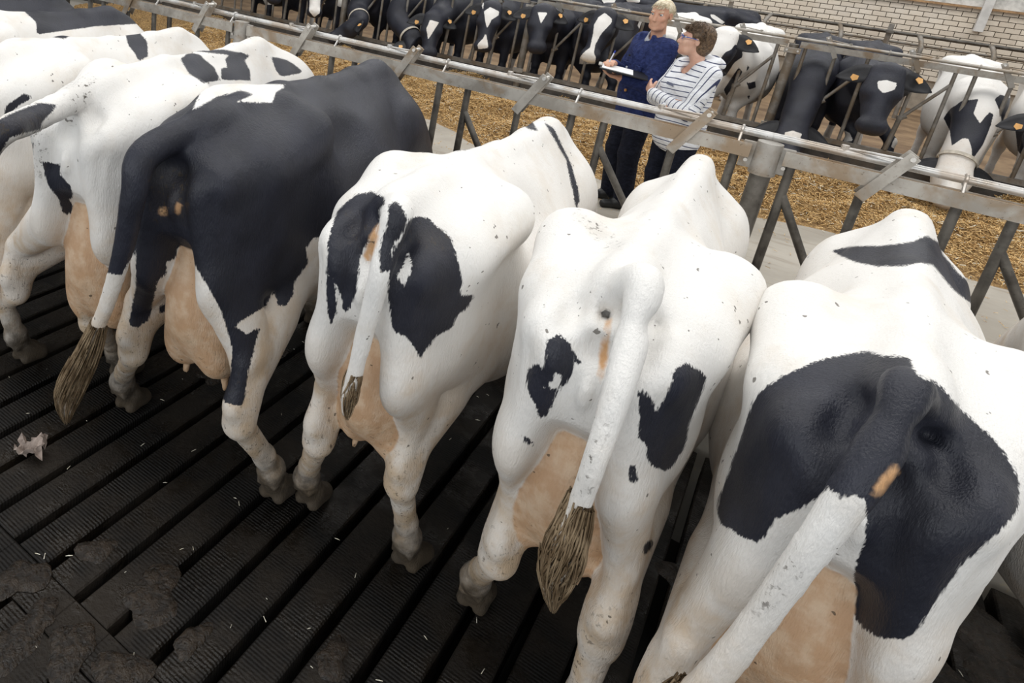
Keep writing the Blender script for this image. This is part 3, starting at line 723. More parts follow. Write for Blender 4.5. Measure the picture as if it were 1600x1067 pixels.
tag(obj('wall_upper', MB().box((2, WY-.0, zl+.65), (14, .14, 1.26)).mesh('plaster'), M['plaster']), kind='structure')
pa = wz(1529, 50, WY-.1)
tag(obj('trim_4', MB().box((pa[0]-.02, WY-.1, pa[2]+.55), (.125, .16, 1.1), bev=.01).mesh('pillar'), M['pillar']), kind='structure')
SY = 15.4
rl = empty('stall_rail', (0, SY, 0)); tag(rl, 'long dark stall rail with curved pipe dividers along the brick wall', 'rail')
zr = wz(1487, 63, SY)[2]
obj('rail_pipe', tube_mesh('rail_pipe', (-4.5, 0, zr), (6.5, 0, zr), .027), M['bar'], rl)
obj('lower_rail', tube_mesh('lower_rail', (-4.5, .25, zr-.17), (6.5, .25, zr-.17), .022), M['barfar'], rl)
for k, (u, v, s) in enumerate(((1104, 8, -1), (1205, 24, -1), (1312, 37, 1), (1436, 55, 1), (1548, 72, 1), (1000, -6, -1))):
    x = wz(u, v, SY)[0]
    obj('divider', MB().tube([tuple(p) for p in spline([(x, 0, zr), (x+.03*s, -.08, zr-.04), (x+.06*s, -.16, zr-.14), (x+.07*s, -.2, zr-.30), (x+.07*s, -.22, .02)], 12)], .033, 10).mesh('divider', True, 40), M['barfar'], rl)
for u, v in ((1140, 12), (1390, 50)):
    x = wz(u, v, SY)[0]; obj('rail_stand', MB().box((x, .06, (zr+.12)/2), (.075, .06, zr+.12)).mesh('rail_stand'), M['barfar'], rl)
    obj('rail_clip', MB().box((x, .0, zr), (.11, .09, .05), bev=.004).mesh('rail_clip'), M['bar'], rl)
x = wz(1330, 62, 14.2); obj('rail_stand', MB().box((x[0], -1.2, x[2]/2), (.10, .08, x[2])).mesh('rail_stand'), M['barfar'], rl)
# ------------------------------------------------------------------ feed
def feed_h(X, Y):
    e = 7.15+.22*np.sin(X*1.3+.5)+.10*np.sin(X*3.1)
    t = np.clip((Y-e)/1.0, 0, 1); b = .20*t*t*(3-2*t)
    b = b*(1+.30*np.sin(X*7.3+np.sin(Y*5.1)*2)*np.sin(Y*6.7+np.sin(X*4.3)*2))
    return b*(1+.35*np.sin(X*2.3+Y*1.7)*.6)+.03*np.sin(X*9+1)*np.sin(Y*8)*t+.05*np.sin(X*4.1+2)*np.sin(Y*3.3)*t
gx = np.linspace(-10.5, 4.2, 420); gy = np.linspace(6.7, 9.31, 90); GX, GY = np.meshgrid(gx, gy, indexing='ij')
GZ = feed_h(GX, GY)+RNG.normal(0, .018, GX.shape)*(feed_h(GX, GY) > .02)-.004
V = np.stack([GX.ravel(), GY.ravel(), GZ.ravel()], 1); I = np.arange(V.shape[0]).reshape(GX.shape); Q = np.stack([I[:-1, :-1].ravel(), I[1:, :-1].ravel(), I[1:, 1:].ravel(), I[:-1, 1:].ravel()], 1)
t = NT('chopped_straw'); geo = t.n('ShaderNodeNewGeometry'); ps = geo.outputs['Position']; n1 = t.noise(55, 5, .7, ps, .6); n2 = t.noise(2.5, 4, .6, ps)
col = t.mix(t.ramp(n1, .35, .68), (.16, .085, .028), (.55, .35, .14)); col = t.mix(t.math('MULTIPLY', t.ramp(n2, .5, .7), .4), col, (.36, .22, .09)); t.base(col); t.rough(.8); t.bump(n1, .8, .02); M['straw'] = t.m
me = fast_mesh('feed', V, Q); feed = obj('feed', me, M['straw']); tag(feed, 'golden chopped straw feed heaped along the far fence', 'feed', kind='stuff')
def straw_mat(name, a, b):
    t = NT(name); geo = t.n('ShaderNodeNewGeometry'); n = t.noise(90, 2, .5, geo.outputs['Position']); t.base(t.mix(t.ramp(n, .35, .65), a, b)); t.rough(.65); t.spec(.3); return t.m
M['stalk'] = straw_mat('straw_stalk', (.46, .245, .07), (.93, .68, .34)); M['stalk_pale'] = straw_mat('pale_straw', (.75, .68, .52), (.92, .88, .76))
def stalks(n, xr, yr, lmin, lmax, w, onfeed=True):
    X = RNG.uniform(*xr, n); Y = RNG.uniform(*yr, n); Z = feed_h(X, Y)+RNG.uniform(0, .02, n)
    if onfeed: k = feed_h(X, Y) > RNG.uniform(-.0, .05, n); X, Y, Z = X[k], Y[k], Z[k]
    n = len(X); a = RNG.uniform(0, 2*np.pi, n); el = RNG.normal(0, .35, n); L = RNG.uniform(lmin, lmax, n)/2
    d = np.stack([np.cos(a)*np.cos(el), np.sin(a)*np.cos(el), np.sin(el)], 1)*L[:, None]; s = np.stack([-np.sin(a), np.cos(a), RNG.normal(0, .4, n)], 1)*w; u = np.array([0, 0, w*.8])
    C = np.stack([X, Y, Z+.006], 1); V = np.stack([C-d-s, C-d+s, C-d+u, C+d-s, C+d+s, C+d+u], 1).reshape(-1, 3)
    b = (np.arange(n)*6)[:, None]; Q = np.concatenate([b+np.array([q]) for q in ((0, 1, 4, 3), (1, 2, 5, 4), (2, 0, 3, 5))], 0); return V, Q
V, Q = stalks(80000, (-8.5, 3.6), (6.9, 9.29), .02, .085, .0034); st = obj('stalks', fast_mesh('stalks', V, Q, False), M['stalk'], feed); st['kind'] = 'stuff'
V, Q = stalks(6500, (-8.5, 3.6), (6.9, 9.29), .02, .06, .0036); st = obj('pale_stalks', fast_mesh('pale_stalks', V, Q, False), M['stalk_pale'], feed); st['kind'] = 'stuff'
V, Q = stalks(900, (-4, 3.6), (5.2, 7.6), .015, .05, .002, False); st = obj('loose_stalks', fast_mesh('loose_stalks', V, Q, False), M['stalk'], feed); st['kind'] = 'stuff'
# bits of straw and dung on the slats
X = RNG.uniform(-2.6, 1.6, 150); Y = RNG.uniform(.75, 3.2, 150); V = []; Fq = []
for x, y in zip(X, Y):
    a = random.uniform(0, 6.28); L = random.uniform(.004, .012); w = .0012; dx, dy = math.cos(a)*L, math.sin(a)*L; b = len(V)
    V += [(x-dx-dy*.1, y-dy+dx*.1, .003), (x+dx-dy*.1, y+dy+dx*.1, .003), (x+dx+dy*.1, y+dy-dx*.1, .003), (x-dx+dy*.1, y-dy-dx*.1, .003), (x, y, .006)]; Fq += [(b, b+1, b+4), (b+1, b+2, b+4), (b+2, b+3, b+4), (b+3, b, b+4)]
tag(obj('chaff', mesh_from('chaff', V, Fq), M['stalk_pale']), 'scattered straw chaff on the wet dark slatted floor', 'chaff', kind='stuff')
# crumpled paper
pp = atz(48, 712, 0); bm = bmesh.new(); bmesh.ops.create_grid(bm, x_segments=9, y_segments=9, size=.055)
rr = random.Random(5)
for v in bm.verts:
    x, y = v.co.x, v.co.y; v.co.z = .024+.022*math.sin(x*60)+.02*math.sin(y*75+x*40)+rr.uniform(-.010, .010)+(.03 if (x > .02 and y > .02) else 0); v.co.x += rr.uniform(-.007, .007); v.co.y = v.co.y*.75+rr.uniform(-.007, .007)
zmin = min(v.co.z for v in bm.verts)
for v in bm.verts: v.co.z -= zmin
bmesh.ops.solidify(bm, geom=bm.faces[:], thickness=.0012); me = bpy.data.meshes.new('paper'); bm.to_mesh(me); bm.free()
pap = tag(obj('crumpled_paper', me, simple_mat('soiled_paper', (.36, .29, .25), .7, .25, 30), None, (pp[0], pp[1], .003), (0, 0, .6)), 'crumpled pinkish-white scrap of paper on the slatted floor', 'paper')

# wet dung trodden over the joint of the slats
t = NT('wet_dung'); geo = t.n('ShaderNodeNewGeometry'); ps = geo.outputs['Position']; n1 = t.noise(38, 5, .7, ps, .5); t.base(t.mix(t.ramp(n1, .35, .65), (.008, .0055, .0035), (.032, .021, .012))); t.rough(t.mix(t.ramp(n1, .42, .62), (.10,)*3, (.45,)*3)); t.spec(.5); t.bump(t.math('ADD', n1, t.math('MULTIPLY', t.noise(120, 3, .6, ps), .5)), 1.0, .012); M['dung'] = t.m
V = []; Fq = []; rr = random.Random(9)
spots = [(240, 930, .085), (30, 905, .07), (110, 1015, .07), (15, 1010, .08), (190, 1055, .07), (300, 1000, .045), (60, 965, .05), (1500, 960, .12), (1440, 1030, .12), (1560, 1040, .12), (1060, 900, .06), (420, 560, .07), (330, 585, .06), (150, 860, .05), (520, 1030, .05)]
for u, v, R_ in spots:
    c = atz(u, v, 0); b = len(V); N = 22; ph = [rr.uniform(0, 6.28) for _ in range(3)]; V.append((c[0], c[1], .012))
    for ring, (f, z) in enumerate(((.55, .011), (.85, .007), (1.0, .0005))):
        for i in range(N):
            a = 2*math.pi*i/N; r = R_*f*(1+.22*math.sin(2*a+ph[0])+.14*math.sin(3*a+ph[1])+.10*math.sin(5*a+ph[2])); V.append((c[0]+r*math.cos(a), c[1]+r*math.sin(a)*1.3, z+rr.uniform(-.002, .002)*(ring < 2)))
    for i in range(N): Fq.append((b, b+1+i, b+1+(i+1) % N))
    for k in range(2):
        for i in range(N): Fq.append((b+1+k*N+i, b+1+(k+1)*N+i, b+1+(k+1)*N+(i+1) % N, b+1+k*N+(i+1) % N))
tag(obj('dung', mesh_from('dung', V, Fq, True), M['dung']), 'wet brown dung trodden flat over the slatted floor', 'dung', kind='stuff')
# ------------------------------------------------------------------ the cows of the near row, seen from behind
def A(*q): return [tuple(p) for p in q]
COWS = []
c6 = dict(label='white cow with a large black saddle over the whole rump', loc=(.30, 1.47), yaw=-.06, scale=1.0, bony=1.1,
  black=[A((1139,737),(1147,710),(1165,662),(1174,631),(1194,607),(1222,588),(1269,566),(1316,556),(1355,548),(1379,556),(1422,558),(1426,576),(1440,592),(1456,592),(1474,607),(1497,635),(1525,660),(1548,682),(1568,706),(1588,737),(1594,760),(1590,801),(1562,831),(1525,861),(1499,887),(1476,921),(1454,955),(1431,989),(1412,998),(1375,998),(1349,981),(1332,959),(1337,932),(1334,902),(1339,872),(1351,850),(1354,812),(1352,781),(1347,779),(1326,771),(1313,779),(1296,760),(1274,779),(1259,790),(1232,803),(1210,812),(1202,831),(1184,848),(1161,841),(1146,829),(1127,820),(1120,801),(1122,779)),
   A((1298,391),(1332,385),(1395,383),(1426,377),(1448,368),(1468,379),(1474,399),(1497,426),(1525,450),(1548,473),(1580,493),(1582,505),(1552,493),(1521,477),(1493,456),(1474,434),(1458,414),(1438,410),(1411,416),(1371,416),(1336,409),(1312,399))],
  tan=[A((1399,722),(1406,738),(1390,750),(1372,775),(1362,772),(1375,750),(1388,735))],
  dirt=[A((1235,860),(1260,870),(1200,960),(1170,950))],
  udder=(0, .36, .74, .165, .24, .21), neck=[(0,1.45,1.15,.19),(0,1.8,.95,.145),(0,2.1,.72,.12)], poll=(0,2.12,.72), nose=(0,2.3,.26),
  pits=[(aty(1336,630,1.42),aty(1338,626,1.56)),(aty(1448,686,1.42),aty(1449,680,1.56))],
  tail=[(aty(1416,608,1.49),.040),(aty(1389,675,1.425),.038),(aty(1347,745,1.37),.036),(aty(1302,810,1.35),.032),(aty(1247,885,1.34),.029),(aty(1192,960,1.34),.028),(aty(1130,1040,1.34),.030),(aty(1085,1085,1.34),.028)],
  switch=[(aty(1085,1085,1.34),.03),(aty(1040,1140,1.34),.045),(aty(1000,1200,1.34),.045),(aty(970,1260,1.34),.01)],
  hockL=(.12,1.50,.53), footL=(.08,1.62,0))
c5 = dict(label='bony white cow with small black blotches on both thighs and a full udder', loc=(-.20, 1.5), yaw=0.02, bony=1.1, front=.8,
  black=[A((854,532),(872,522),(891,536),(899,556),(895,582),(884,601),(872,612),(863,629),(854,650),(844,654),(837,635),(829,620),(822,601),(824,579),(837,566),(844,577),(852,566)), A((902,563),(908,562),(911,568),(904,571)),
   A((816,678),(836,692),(832,700),(818,688)), A((1052,579),(1071,566),(1094,579),(1105,590),(1094,620),(1080,656),(1068,700),(1052,728),(1040,736),(1020,730),(1010,716),(1012,696),(996,684),(1000,657),(996,612),(1007,609),(1019,627),(1026,646),(1037,627),(1049,597)),
   A((984,728),(992,726),(998,750),(990,758),(981,746)), A((1003,860),(1010,845),(1021,843),(1018,858),(1007,867))],
  white=[A((869,579),(880,590),(869,609),(850,605),(863,594))], tan=[A((946,500),(956,498),(948,560),(938,600),(933,590),(940,540))], dirt=[A((905,335),(940,350),(965,385),(930,370)), A((930,650),(950,660),(920,770),(895,770))],
  udder=(-.01, .36, .73, .16, .23, .20), neck=[(0,1.45,1.15,.19),(0,1.8,.95,.145),(0,2.1,.72,.12)], poll=(0,2.12,.72), nose=(0,2.3,.26),
  pits=[(aty(946,494,1.47),aty(948,490,1.60)),(aty(1026,512,1.47),aty(1026,506,1.62))],
  tail=[(aty(1007,440,1.535),.040),(aty(990,520,1.48),.037),(aty(970,595,1.42),.032),(aty(950,660,1.39),.028),(aty(927,728,1.36),.025),(aty(907,785,1.36),.023)],
  switch=[(aty(908,780,1.36),.02),(aty(893,830,1.36),.03),(aty(878,870,1.36),.038),(aty(866,905,1.36),.030),(aty(858,945,1.36),.006)],
  footL=atz(735,950,0), hockL=atz(783,852,.53), hockR=atz(945,972,.53), footR=(-.03,1.66,0))
c4 = dict(label='white cow with black patches on either side of its tail', loc=(-.79, 1.5), yaw=0.0, bony=.7, hook=.2, hookr=.9,
  black=[A((557,303),(581,300),(599,307),(602,317),(593,327),(593,346),(574,380),(563,399),(560,430),(556,461),(546,483),(537,488),(534,467),(528,449),(520,432),(524,460),(526,489),(518,507),(513,496),(510,461),(510,430),(512,380),(518,355),(527,330),(543,314)),
   A((609,318),(622,315),(637,340),(630,362),(614,385),(607,420),(595,428),(592,400),(596,375),(606,345)),
   A((640,342),(652,338),(671,342),(684,355),(706,374),(713,396),(723,439),(718,461),(742,461),(731,480),(715,492),(707,512),(681,526),(656,562),(648,543),(635,526),(614,518),(610,497),(610,492),(606,455),(609,417),(615,392),(627,370)),
   A((659,238),(715,227),(784,211),(768,221),(727,235)), A((815,194),(831,189),(841,205),(827,202)), A((851,192),(865,199),(877,224),(893,258),(902,289),(906,311),(901,330),(895,299),(884,249),(868,221))],
  white=[A((637,392),(645,417),(631,449),(620,433),(631,414))], tan=[A((578,368),(592,350),(588,385),(575,412),(568,400))], dirt=[A((684,355),(706,370),(700,395),(640,380),(640,365)), A((545,330),(575,345),(565,385),(545,375))],
  udder=(.0, .36, .72, .14, .2, .19), neck=[(0,1.45,1.15,.19),(0,1.8,.95,.145),(0,2.1,.72,.12)], poll=(0,2.12,.72), nose=(0,2.3,.26),
  tail=[(aty(622,330,1.48),.042),(aty(608,375,1.45),.036),(aty(594,430,1.42),.03),(aty(582,475,1.42),.027),(aty(570,520,1.42),.025),(aty(558,570,1.42),.022),(aty(553,590,1.42),.018)],
  switch=[(aty(555,580,1.42),.016),(aty(549,605,1.42),.022),(aty(543,628,1.42),.018),(aty(540,650,1.42),.004)], nsw=260,
  footL=atz(480,790,0), hockL=atz(500,670,.53), footR=atz(632,885,0), hockR=atz(630,735,.53))
c3 = dict(label='big black cow with white on the loin and white lower legs', loc=(-1.43, 1.42), yaw=.13, scale=1.05, bony=.5, belly=1.1, hook=.18, hookr=.8,
  black=[A((189,431),(160,425),(164,390),(172,330),(178,250),(180,100),(700,30),(720,330),(489,372),(478,388),(481,412),(459,441),(459,459),(447,478),(434,478),(428,453),(416,478),(384,497),(366,509),(384,522),(406,512),(400,534),(388,581),(381,631),(372,634),(350,628),(345,616),(359,588),(364,550),(352,505),(344,481),(303,412),(278,384),(275,403),(259,409),(261,428),(247,437),(241,462),(233,500),(216,512),(202,509),(203,494),(212,450),(212,390)), A((248,482),(256,474),(263,475),(258,488),(250,489))],
  white=[A((301,170),(315,141),(337,128),(385,130),(450,133),(432,143),(425,161),(370,159),(396,147),(377,141),(337,152),(312,167))], tan=[A((246,322),(262,325),(260,338),(248,336)), A((275,315),(284,318),(280,335),(274,330))], dirt=[A((230,260),(300,265),(290,345),(240,340))],
  udder=(0, .34, .70, .15, .22, .19), neck=[(0,1.45,1.15,.19),(0,1.8,.95,.145),(0,2.05,.72,.12)], poll=(0,2.07,.72), nose=(0,2.25,.26),
  tail=[(aty(228,240,1.34),.05),(aty(210,300,1.3),.04),(aty(197,370,1.3),.034),(aty(183,425,1.3),.029),(aty(167,475,1.3),.026),(aty(155,505,1.3),.024)],
  switch=[(aty(155,505,1.3),.025),(aty(140,545,1.3),.04),(aty(118,590,1.3),.05),(aty(106,620,1.3),.045),(aty(104,655,1.3),.012)],
  footL=atz(198,640,0), hockL=atz(209,532,.55), footR=atz(425,780,0), hockR=atz(375,640,.55))
c2 = dict(label='white cow with raised soiled tail and a small black patch below it', loc=(-1.93, 1.4), yaw=.25, bony=1.0,
  black=[A((-60,190),(0,186),(30,172),(62,160),(90,165),(66,190),(64,202),(40,208),(15,215),(0,240),(-60,300)), A((66,252),(94,256),(94,272),(112,294),(114,308),(108,312),(116,325),(108,337),(97,331),(91,309),(75,291)), A((41,227),(52,222),(52,241),(44,244)),
   A((282,92),(295,82),(312,85),(322,95),(335,105),(344,125),(318,130),(295,115)), A((304,80),(348,77),(390,85),(388,90),(382,94),(390,110),(392,126),(346,125),(345,107),(355,105),(352,92),(358,86),(325,82)), A((423,88),(447,93),(459,100),(472,111),(468,115),(440,120),(432,111))],
  tan=[A((22,255),(40,240),(48,262),(30,270))], dirt=[A((-60,185),(0,192),(20,180),(45,176),(66,184),(72,200),(50,240),(40,270),(20,275),(12,230),(-60,270)), A((100,130),(150,120),(140,160),(110,190)), A((45,185),(75,178),(74,240),(62,285),(48,270))],
  udder=(0, .34, .70, .15, .22, .22), scale=1.04, neck=[(0,1.45,1.17,.2),(0,1.75,1.12,.165),(0,2.0,.95,.135),(0,2.15,.8,.12)], poll=(0,2.15,.8), nose=(0,2.33,.33),
  tail=[(aty(40,190,1.18),.045),(aty(15,200,1.08),.038),(aty(-10,225,1.05),.032),(aty(-25,260,1.05),.028)],
  footL=atz(15,530,0), hockL=atz(25,440,.53), footR=atz(188,590,0), hockR=atz(145,485,.53))
c1 = dict(label='white cow with one oval black spot on its ribs', loc=(-2.72, 1.45), yaw=.12, bony=.9,
  black=[A((195,50),(217,49),(230,65),(231,88),(217,96),(210,82),(200,70)), A((60,55),(140,43),(100,61)), A((5,182),(10,165),(37,146),(52,151),(30,165),(22,172)), A((350,66),(358,66),(363,77),(354,75))],
  udder=(0, .36, .72, .14, .2, .2), neck=[(0,1.45,1.15,.19),(0,1.8,.95,.145),(0,2.1,.72,.12)], poll=(0,2.12,.72), nose=(0,2.3,.26))
c0 = dict(label='cow with black back and white rump in the near row', loc=(-3.45, 1.55), yaw=.12, bony=.8, h=.018,
  black=[A((30,4),(40,20),(57,35),(57,54),(150,41),(240,36),(260,20),(200,-40),(20,-40))],
  udder=(0, .36, .72, .14, .2, .19), neck=[(0,1.45,1.15,.19),(0,1.8,.95,.145),(0,2.1,.72,.12)], poll=(0,2.12,.72), nose=(0,2.3,.26))
c7 = dict(label='white cow at the end of the near row, past the black-saddled cow', loc=(1.02, 1.6), yaw=0.0, bony=.8, h=.018, udder=(0, .36, .72, .14, .2, .19), neck=[(0,1.45,1.15,.19),(0,1.8,.95,.145),(0,2.1,.72,.12)], poll=(0,2.12,.72), nose=(0,2.3,.26), belly=1.05)
cm = dict(label='dark cow, last of the near row', loc=(-4.15, 1.55), yaw=.1, bony=.8, h=.02, black=[A((-300,-200),(400,-200),(400,100),(-300,100))],
  udder=(0, .36, .72, .14, .2, .19), neck=[(0,1.45,1.15,.19),(0,1.8,.95,.145),(0,2.1,.72,.12)], poll=(0,2.12,.72), nose=(0,2.3,.26))
NEAR = [c7, c6, c5, c4, c3, c2, c1, c0, cm]
for c in NEAR: c['group'] = 'cows of the near row'; build_cow(c)
# ------------------------------------------------------------------ the cows of the far row, facing us through the yokes
ALLB = [[(-4000, -4000), (6000, -4000), (6000, 6000), (-4000, 6000)]]
def far_cow(gap, poll, nose, label, yp=9.0, yn=8.78, yaw=0.0, white=(), black=None, tags=True, dist=11.12, collar_at=None, eat=False, udder=None, hroll=0, wleg=.36, hs=1.2, crad=.15):
    loc = (gap+math.sin(yaw)*1.6, dist); yw = math.pi+yaw
    cs, sn = math.cos(yw), math.sin(yw)
    def tl(P):
        d = np.array(P, float)-np.array([loc[0], loc[1], 0]); return np.array([cs*d[0]+sn*d[1], -sn*d[0]+cs*d[1], d[2]])
    pw = tl(aty(*poll, yp)); nw = tl(aty(*nose, yn)); a = (nw-pw); L = np.linalg.norm(a); nw = pw+a/L*min(max(L, .5), .6)
    g = tl((gap, 9.3, 0)); zg = 1.0 if not eat else .93
    b = np.array([0, 1.42, 1.14]); m1 = np.array([g[0]*.6, 1.66, (zg+1.14)/2+.05]); m2 = np.array([g[0], g[1], max(zg, (pw[2]+1.05)/2) if not eat else .86])
    e = pw+a/L*.03-np.array([0, .05, 0])
    N = [(*b, .2), (*m1, .165), (*m2, .128), (*(m2*.45+e*.55), .115), (*e, .10)]
    F_ = np.array([0.0, 0, 0])
    c = dict(label=label, group='cows of the far row', loc=loc, yaw=yw, h=.022, ymax=3.05, bony=.7, black=ALLB if black is None else black, white=white, neck=N, poll=pw, nose=nw, tags=tags, mat=M['coat_far'], hroll=hroll, hs=hs,
             ffootL=(gap+.17, dist-1.46, 0), ffootR=(gap-.17, dist-1.46, 0))
    if wleg: c['wleg'] = wleg
    if collar_at is not None:
        q = m2*(1-collar_at)+e*collar_at; ax = e-m2; c['collars'] = [(q, ax, (crad, crad))]
    root, H = build_cow(c)
    return root
far_cow(-7.9, (372, -60), (368, -12), 'black and white cow at the far end of the far row, seen below the neck', white=[[(395, -30), (432, -30), (436, 6), (415, 8)], [(250, -5), (330, -5), (330, 60), (250, 60)]])
far_cow(-7.2, (432, -42), (428, 2), 'black cow with pale legs standing left of the cow with a white muzzle', white=[[(330, 0), (430, 8), (430, 60), (330, 60)]])
far_cow(-6.5, (495, -28), (491, 24), 'black cow with a broad white blaze reaching its pink nose', white=[[(486, -40), (502, -40), (500, 20), (491, 27), (483, 18)], [(520, -20), (545, -20), (540, 12), (528, 10)]])
far_cow(-5.716, (562, 32), (515, 62), 'black cow with pale collar lowering its head sideways to the feed', yp=9.0, yn=8.8, eat=True, collar_at=.72, yaw=.05)
far_cow(-5.026, (645, 66), (672, 104), 'black cow with pale collar, head bowed behind the near fence tube', yp=9.0, yn=8.7, eat=True, collar_at=.72)
far_cow(-4.336, (677, 28), (669, 88), 'black cow with a white triangle on its forehead and a pale collar', white=[[(672, 31), (686, 35), (669, 62), (666, 45)]], collar_at=.6)
far_cow(-3.646, (768, 13), (753, 78), 'black cow with a white blaze that narrows between the eyes', white=[[(756, 18), (766, 11), (780, 18), (779, 24), (768, 31), (761, 45), (758, 32)], [(759, 50), (762, 66), (763, 75), (747, 77), (746, 69), (755, 60)], [(718, -5), (734, -5), (733, 12)], [(748, -5), (757, -5), (755, 16)]])
far_cow(-2.846, (847, 18), (838, 80), 'black cow with a small white forehead triangle, beside the fence post', white=[[(840, 19), (856, 20), (845, 37)]])
far_cow(-2.156, (946, 25), (919, 93), 'black cow with a wide white face stripe beside the man', white=[[(935, 27), (945, 20), (956, 29), (956, 35), (940, 52), (930, 70), (928, 82), (931, 90), (930, 100), (905, 100), (906, 90), (912, 82), (922, 74), (927, 51), (928, 39)], [(1000, 30), (1010, 35), (1003, 52), (996, 40)]], collar_at=.5, yaw=-.08)
far_cow(-1.466, (1035, 85), (1030, 140), 'white cow mostly hidden behind the man and the woman', eat=True, black=[[(1000, 60), (1040, 60), (1040, 200), (1000, 200)]])
far_cow(-.776, (1134, 56), (1098, 128), 'white cow with a black eye patch beside the woman', black=[[(1121, 97), (1134, 81), (1142, 78), (1148, 70), (1160, 71), (1160, 89), (1148, 97), (1135, 117), (1125, 122)], [(1165, 123), (1169, 130), (1180, 127), (1181, 137), (1170, 140)], [(1168, 101), (1171, 106), (1166, 112)], [(1167, 150), (1172, 149), (1170, 156)], [(1154, 105), (1160, 112), (1150, 130), (1135, 150), (1131, 140)]], collar_at=.75, yaw=.06)
far_cow(.023, (1240, 197), (1232, 246), 'black cow eating with its head right down, white patch on the poll', yn=8.62, eat=True, white=[[(1226, 207), (1239, 204), (1253, 209), (1249, 221), (1226, 217)]], tags=False)
far_cow(.713, (1387, 114), (1359, 206), 'black cow with a white star between orange-tagged ears', yp=8.55, yn=8.3, hs=1.28, white=[[(1371, 127), (1385, 125), (1402, 130), (1398, 140), (1380, 146), (1372, 138)], [(1317, 203), (1328, 208), (1333, 220), (1318, 222)], [(1398, 215), (1412, 220), (1405, 235), (1392, 230)]], yaw=-.1)
far_cow(1.403, (1493, 258), (1480, 314), 'white and black cow eating with collar, black patch down its neck', yn=8.62, eat=True, black=[[(1474, 184), (1485, 170), (1504, 157), (1529, 155), (1521, 177), (1531, 193), (1546, 175), (1552, 179), (1548, 196), (1536, 226), (1519, 250), (1518, 231), (1513, 216), (1504, 216), (1487, 228), (1484, 204)], [(1554, 155), (1563, 148), (1585, 155), (1587, 167), (1575, 195), (1565, 192), (1563, 175)]], collar_at=.85, tags=False)
far_cow(2.09, (1640, 190), (1640, 260), 'white cow at the fence past the patched eating cow', black=[[(1585, 190), (1640, 170), (1640, 300), (1590, 235)]])

# cows standing in the stalls behind the far row
def back_cow(px, Y, yaw, label, white=()):
    p = aty(*px, Y); cs, sn = math.cos(yaw), math.sin(yaw)
    build_cow(dict(label=label, loc=(p[0]+sn*.8, Y-cs*.8), yaw=yaw, h=.03, bony=.6, black=ALLB, white=white, mat=M['coat_far'], wleg=.3, tags=False, neck=[(0, 1.45, 1.15, .19), (0, 1.8, 1.15, .145), (0, 2.0, 1.2, .12)], poll=(0, 2.02, 1.24), nose=(0, 2.35, .92)))
back_cow((1095, 40), 13.4, 1.9, 'black cow with a white back stripe standing in the stalls behind the woman', [[(1109, 22), (1116, 23), (1133, 35), (1128, 38), (1112, 28)]])
back_cow((960, 10), 14.6, 1.4, 'black and white cow standing in the stalls behind the man', [[(940, 0), (962, 0), (958, 8), (946, 9)], [(975, -8), (1000, -8), (1000, 4), (980, 3)]])
# ------------------------------------------------------------------ people
def v3(*a): return np.array(a, float)
def hand_put(F, wrist, d, palm_n, curl=.6, side=1, k=.006):
    """palm plus five fingers; d: along the hand, palm_n: out of the palm, side: which side the thumb leaves"""
    d = d/np.linalg.norm(d); n = palm_n-d*(palm_n@d); n /= np.linalg.norm(n); t = np.cross(d, n)*side
    for j in (-.026, -.009, .009, .026): F.put(cone(wrist+t*j*.6, wrist+d*.085+t*j, .016, .0135), .012)
    for j, L in ((.028, .075), (.0095, .085), (-.0095, .08), (-.028, .062)):
        p = wrist+d*.085+t*j; a = 0.0
        for q, f in enumerate((.45, .32, .23)):
            a += curl*(.75, .9, .6)[q]; e = p+(d*math.cos(a)+n*math.sin(a))*L*f; F.put(cone(p, e, .0098-.0008*q, .0092-.0008*q), k); p = e
    p = wrist+d*.025+t*.03; e = p+(d*.55+t*.65+n*.35)*.042; F.put(cone(p, e, .014, .011), .01); F.put(cone(e, e+(d*.85+t*.05+n*.5)*.032, .0105, .009), k)
def head_human(F, c, fw, s=1.0, jaw=1.0):
    f = fw/np.linalg.norm(fw); r = np.cross(f, [0, 0, 1.0]); r /= np.linalg.norm(r); u = np.cross(r, f)
    def q(x, y, z): return c+(r*x+f*y+u*z)*s
    R_ = np.stack([r, f, u], 1)
    F.put(ell(q(0, -.012, .035), np.array([.074, .095, .085])*s, R_), .02)
    F.put(ell(q(0, .035, -.03), np.array([.058, .062, .085])*s, R_), .03)
    F.put(cone(q(-.03*jaw, .045, -.085), q(.03*jaw, .045, -.085), .027*s, .027*s), .03)
    F.put(ell(q(0, .072, -.10), np.array([.022, .018, .018])*s, R_), .02)
    for e in (-1, 1):
        F.put(ell(q(e*.035, .083, .018), np.array([.018, .012, .011])*s, R_), .012, sub=True)
        F.put(ell(q(e*.043, .065, -.02), np.array([.022, .02, .02])*s, R_), .02)
        F.put(ell(q(e*.033, .083, .036), np.array([.022, .012, .008])*s, R_), .012)
        F.put(ell(q(e*.078, -.012, .0), np.array([.009, .02, .033])*s, R_), .006)
        F.put(ell(q(e*.085, -.006, .0), np.array([.006, .011, .02])*s, R_), .005, sub=True)
    F.put(cone(q(0, .088, .018), q(0, .108, -.024), .009*s, .013*s), .012)
    F.put(ell(q(0, .1, -.03), np.array([.017, .012, .009])*s, R_), .008)
    F.put(cone(q(-.018, .087, -.056), q(.018, .087, -.056), .0075*s, .0075*s), .006); F.put(cone(q(-.015, .086, -.068), q(.015, .086, -.068), .008*s, .008*s), .006)
    F.put(cone(q(-.022, .1, -.062), q(.022, .1, -.062), .004, .004), .004, sub=True)
    return q, r, f, u
def limb(F, pts, k=.02, g=0.0):
    for a, b in zip(pts[:-1], pts[1:]): F.put(cone(a[:3], b[:3], a[3]+g, b[3]+g), k)
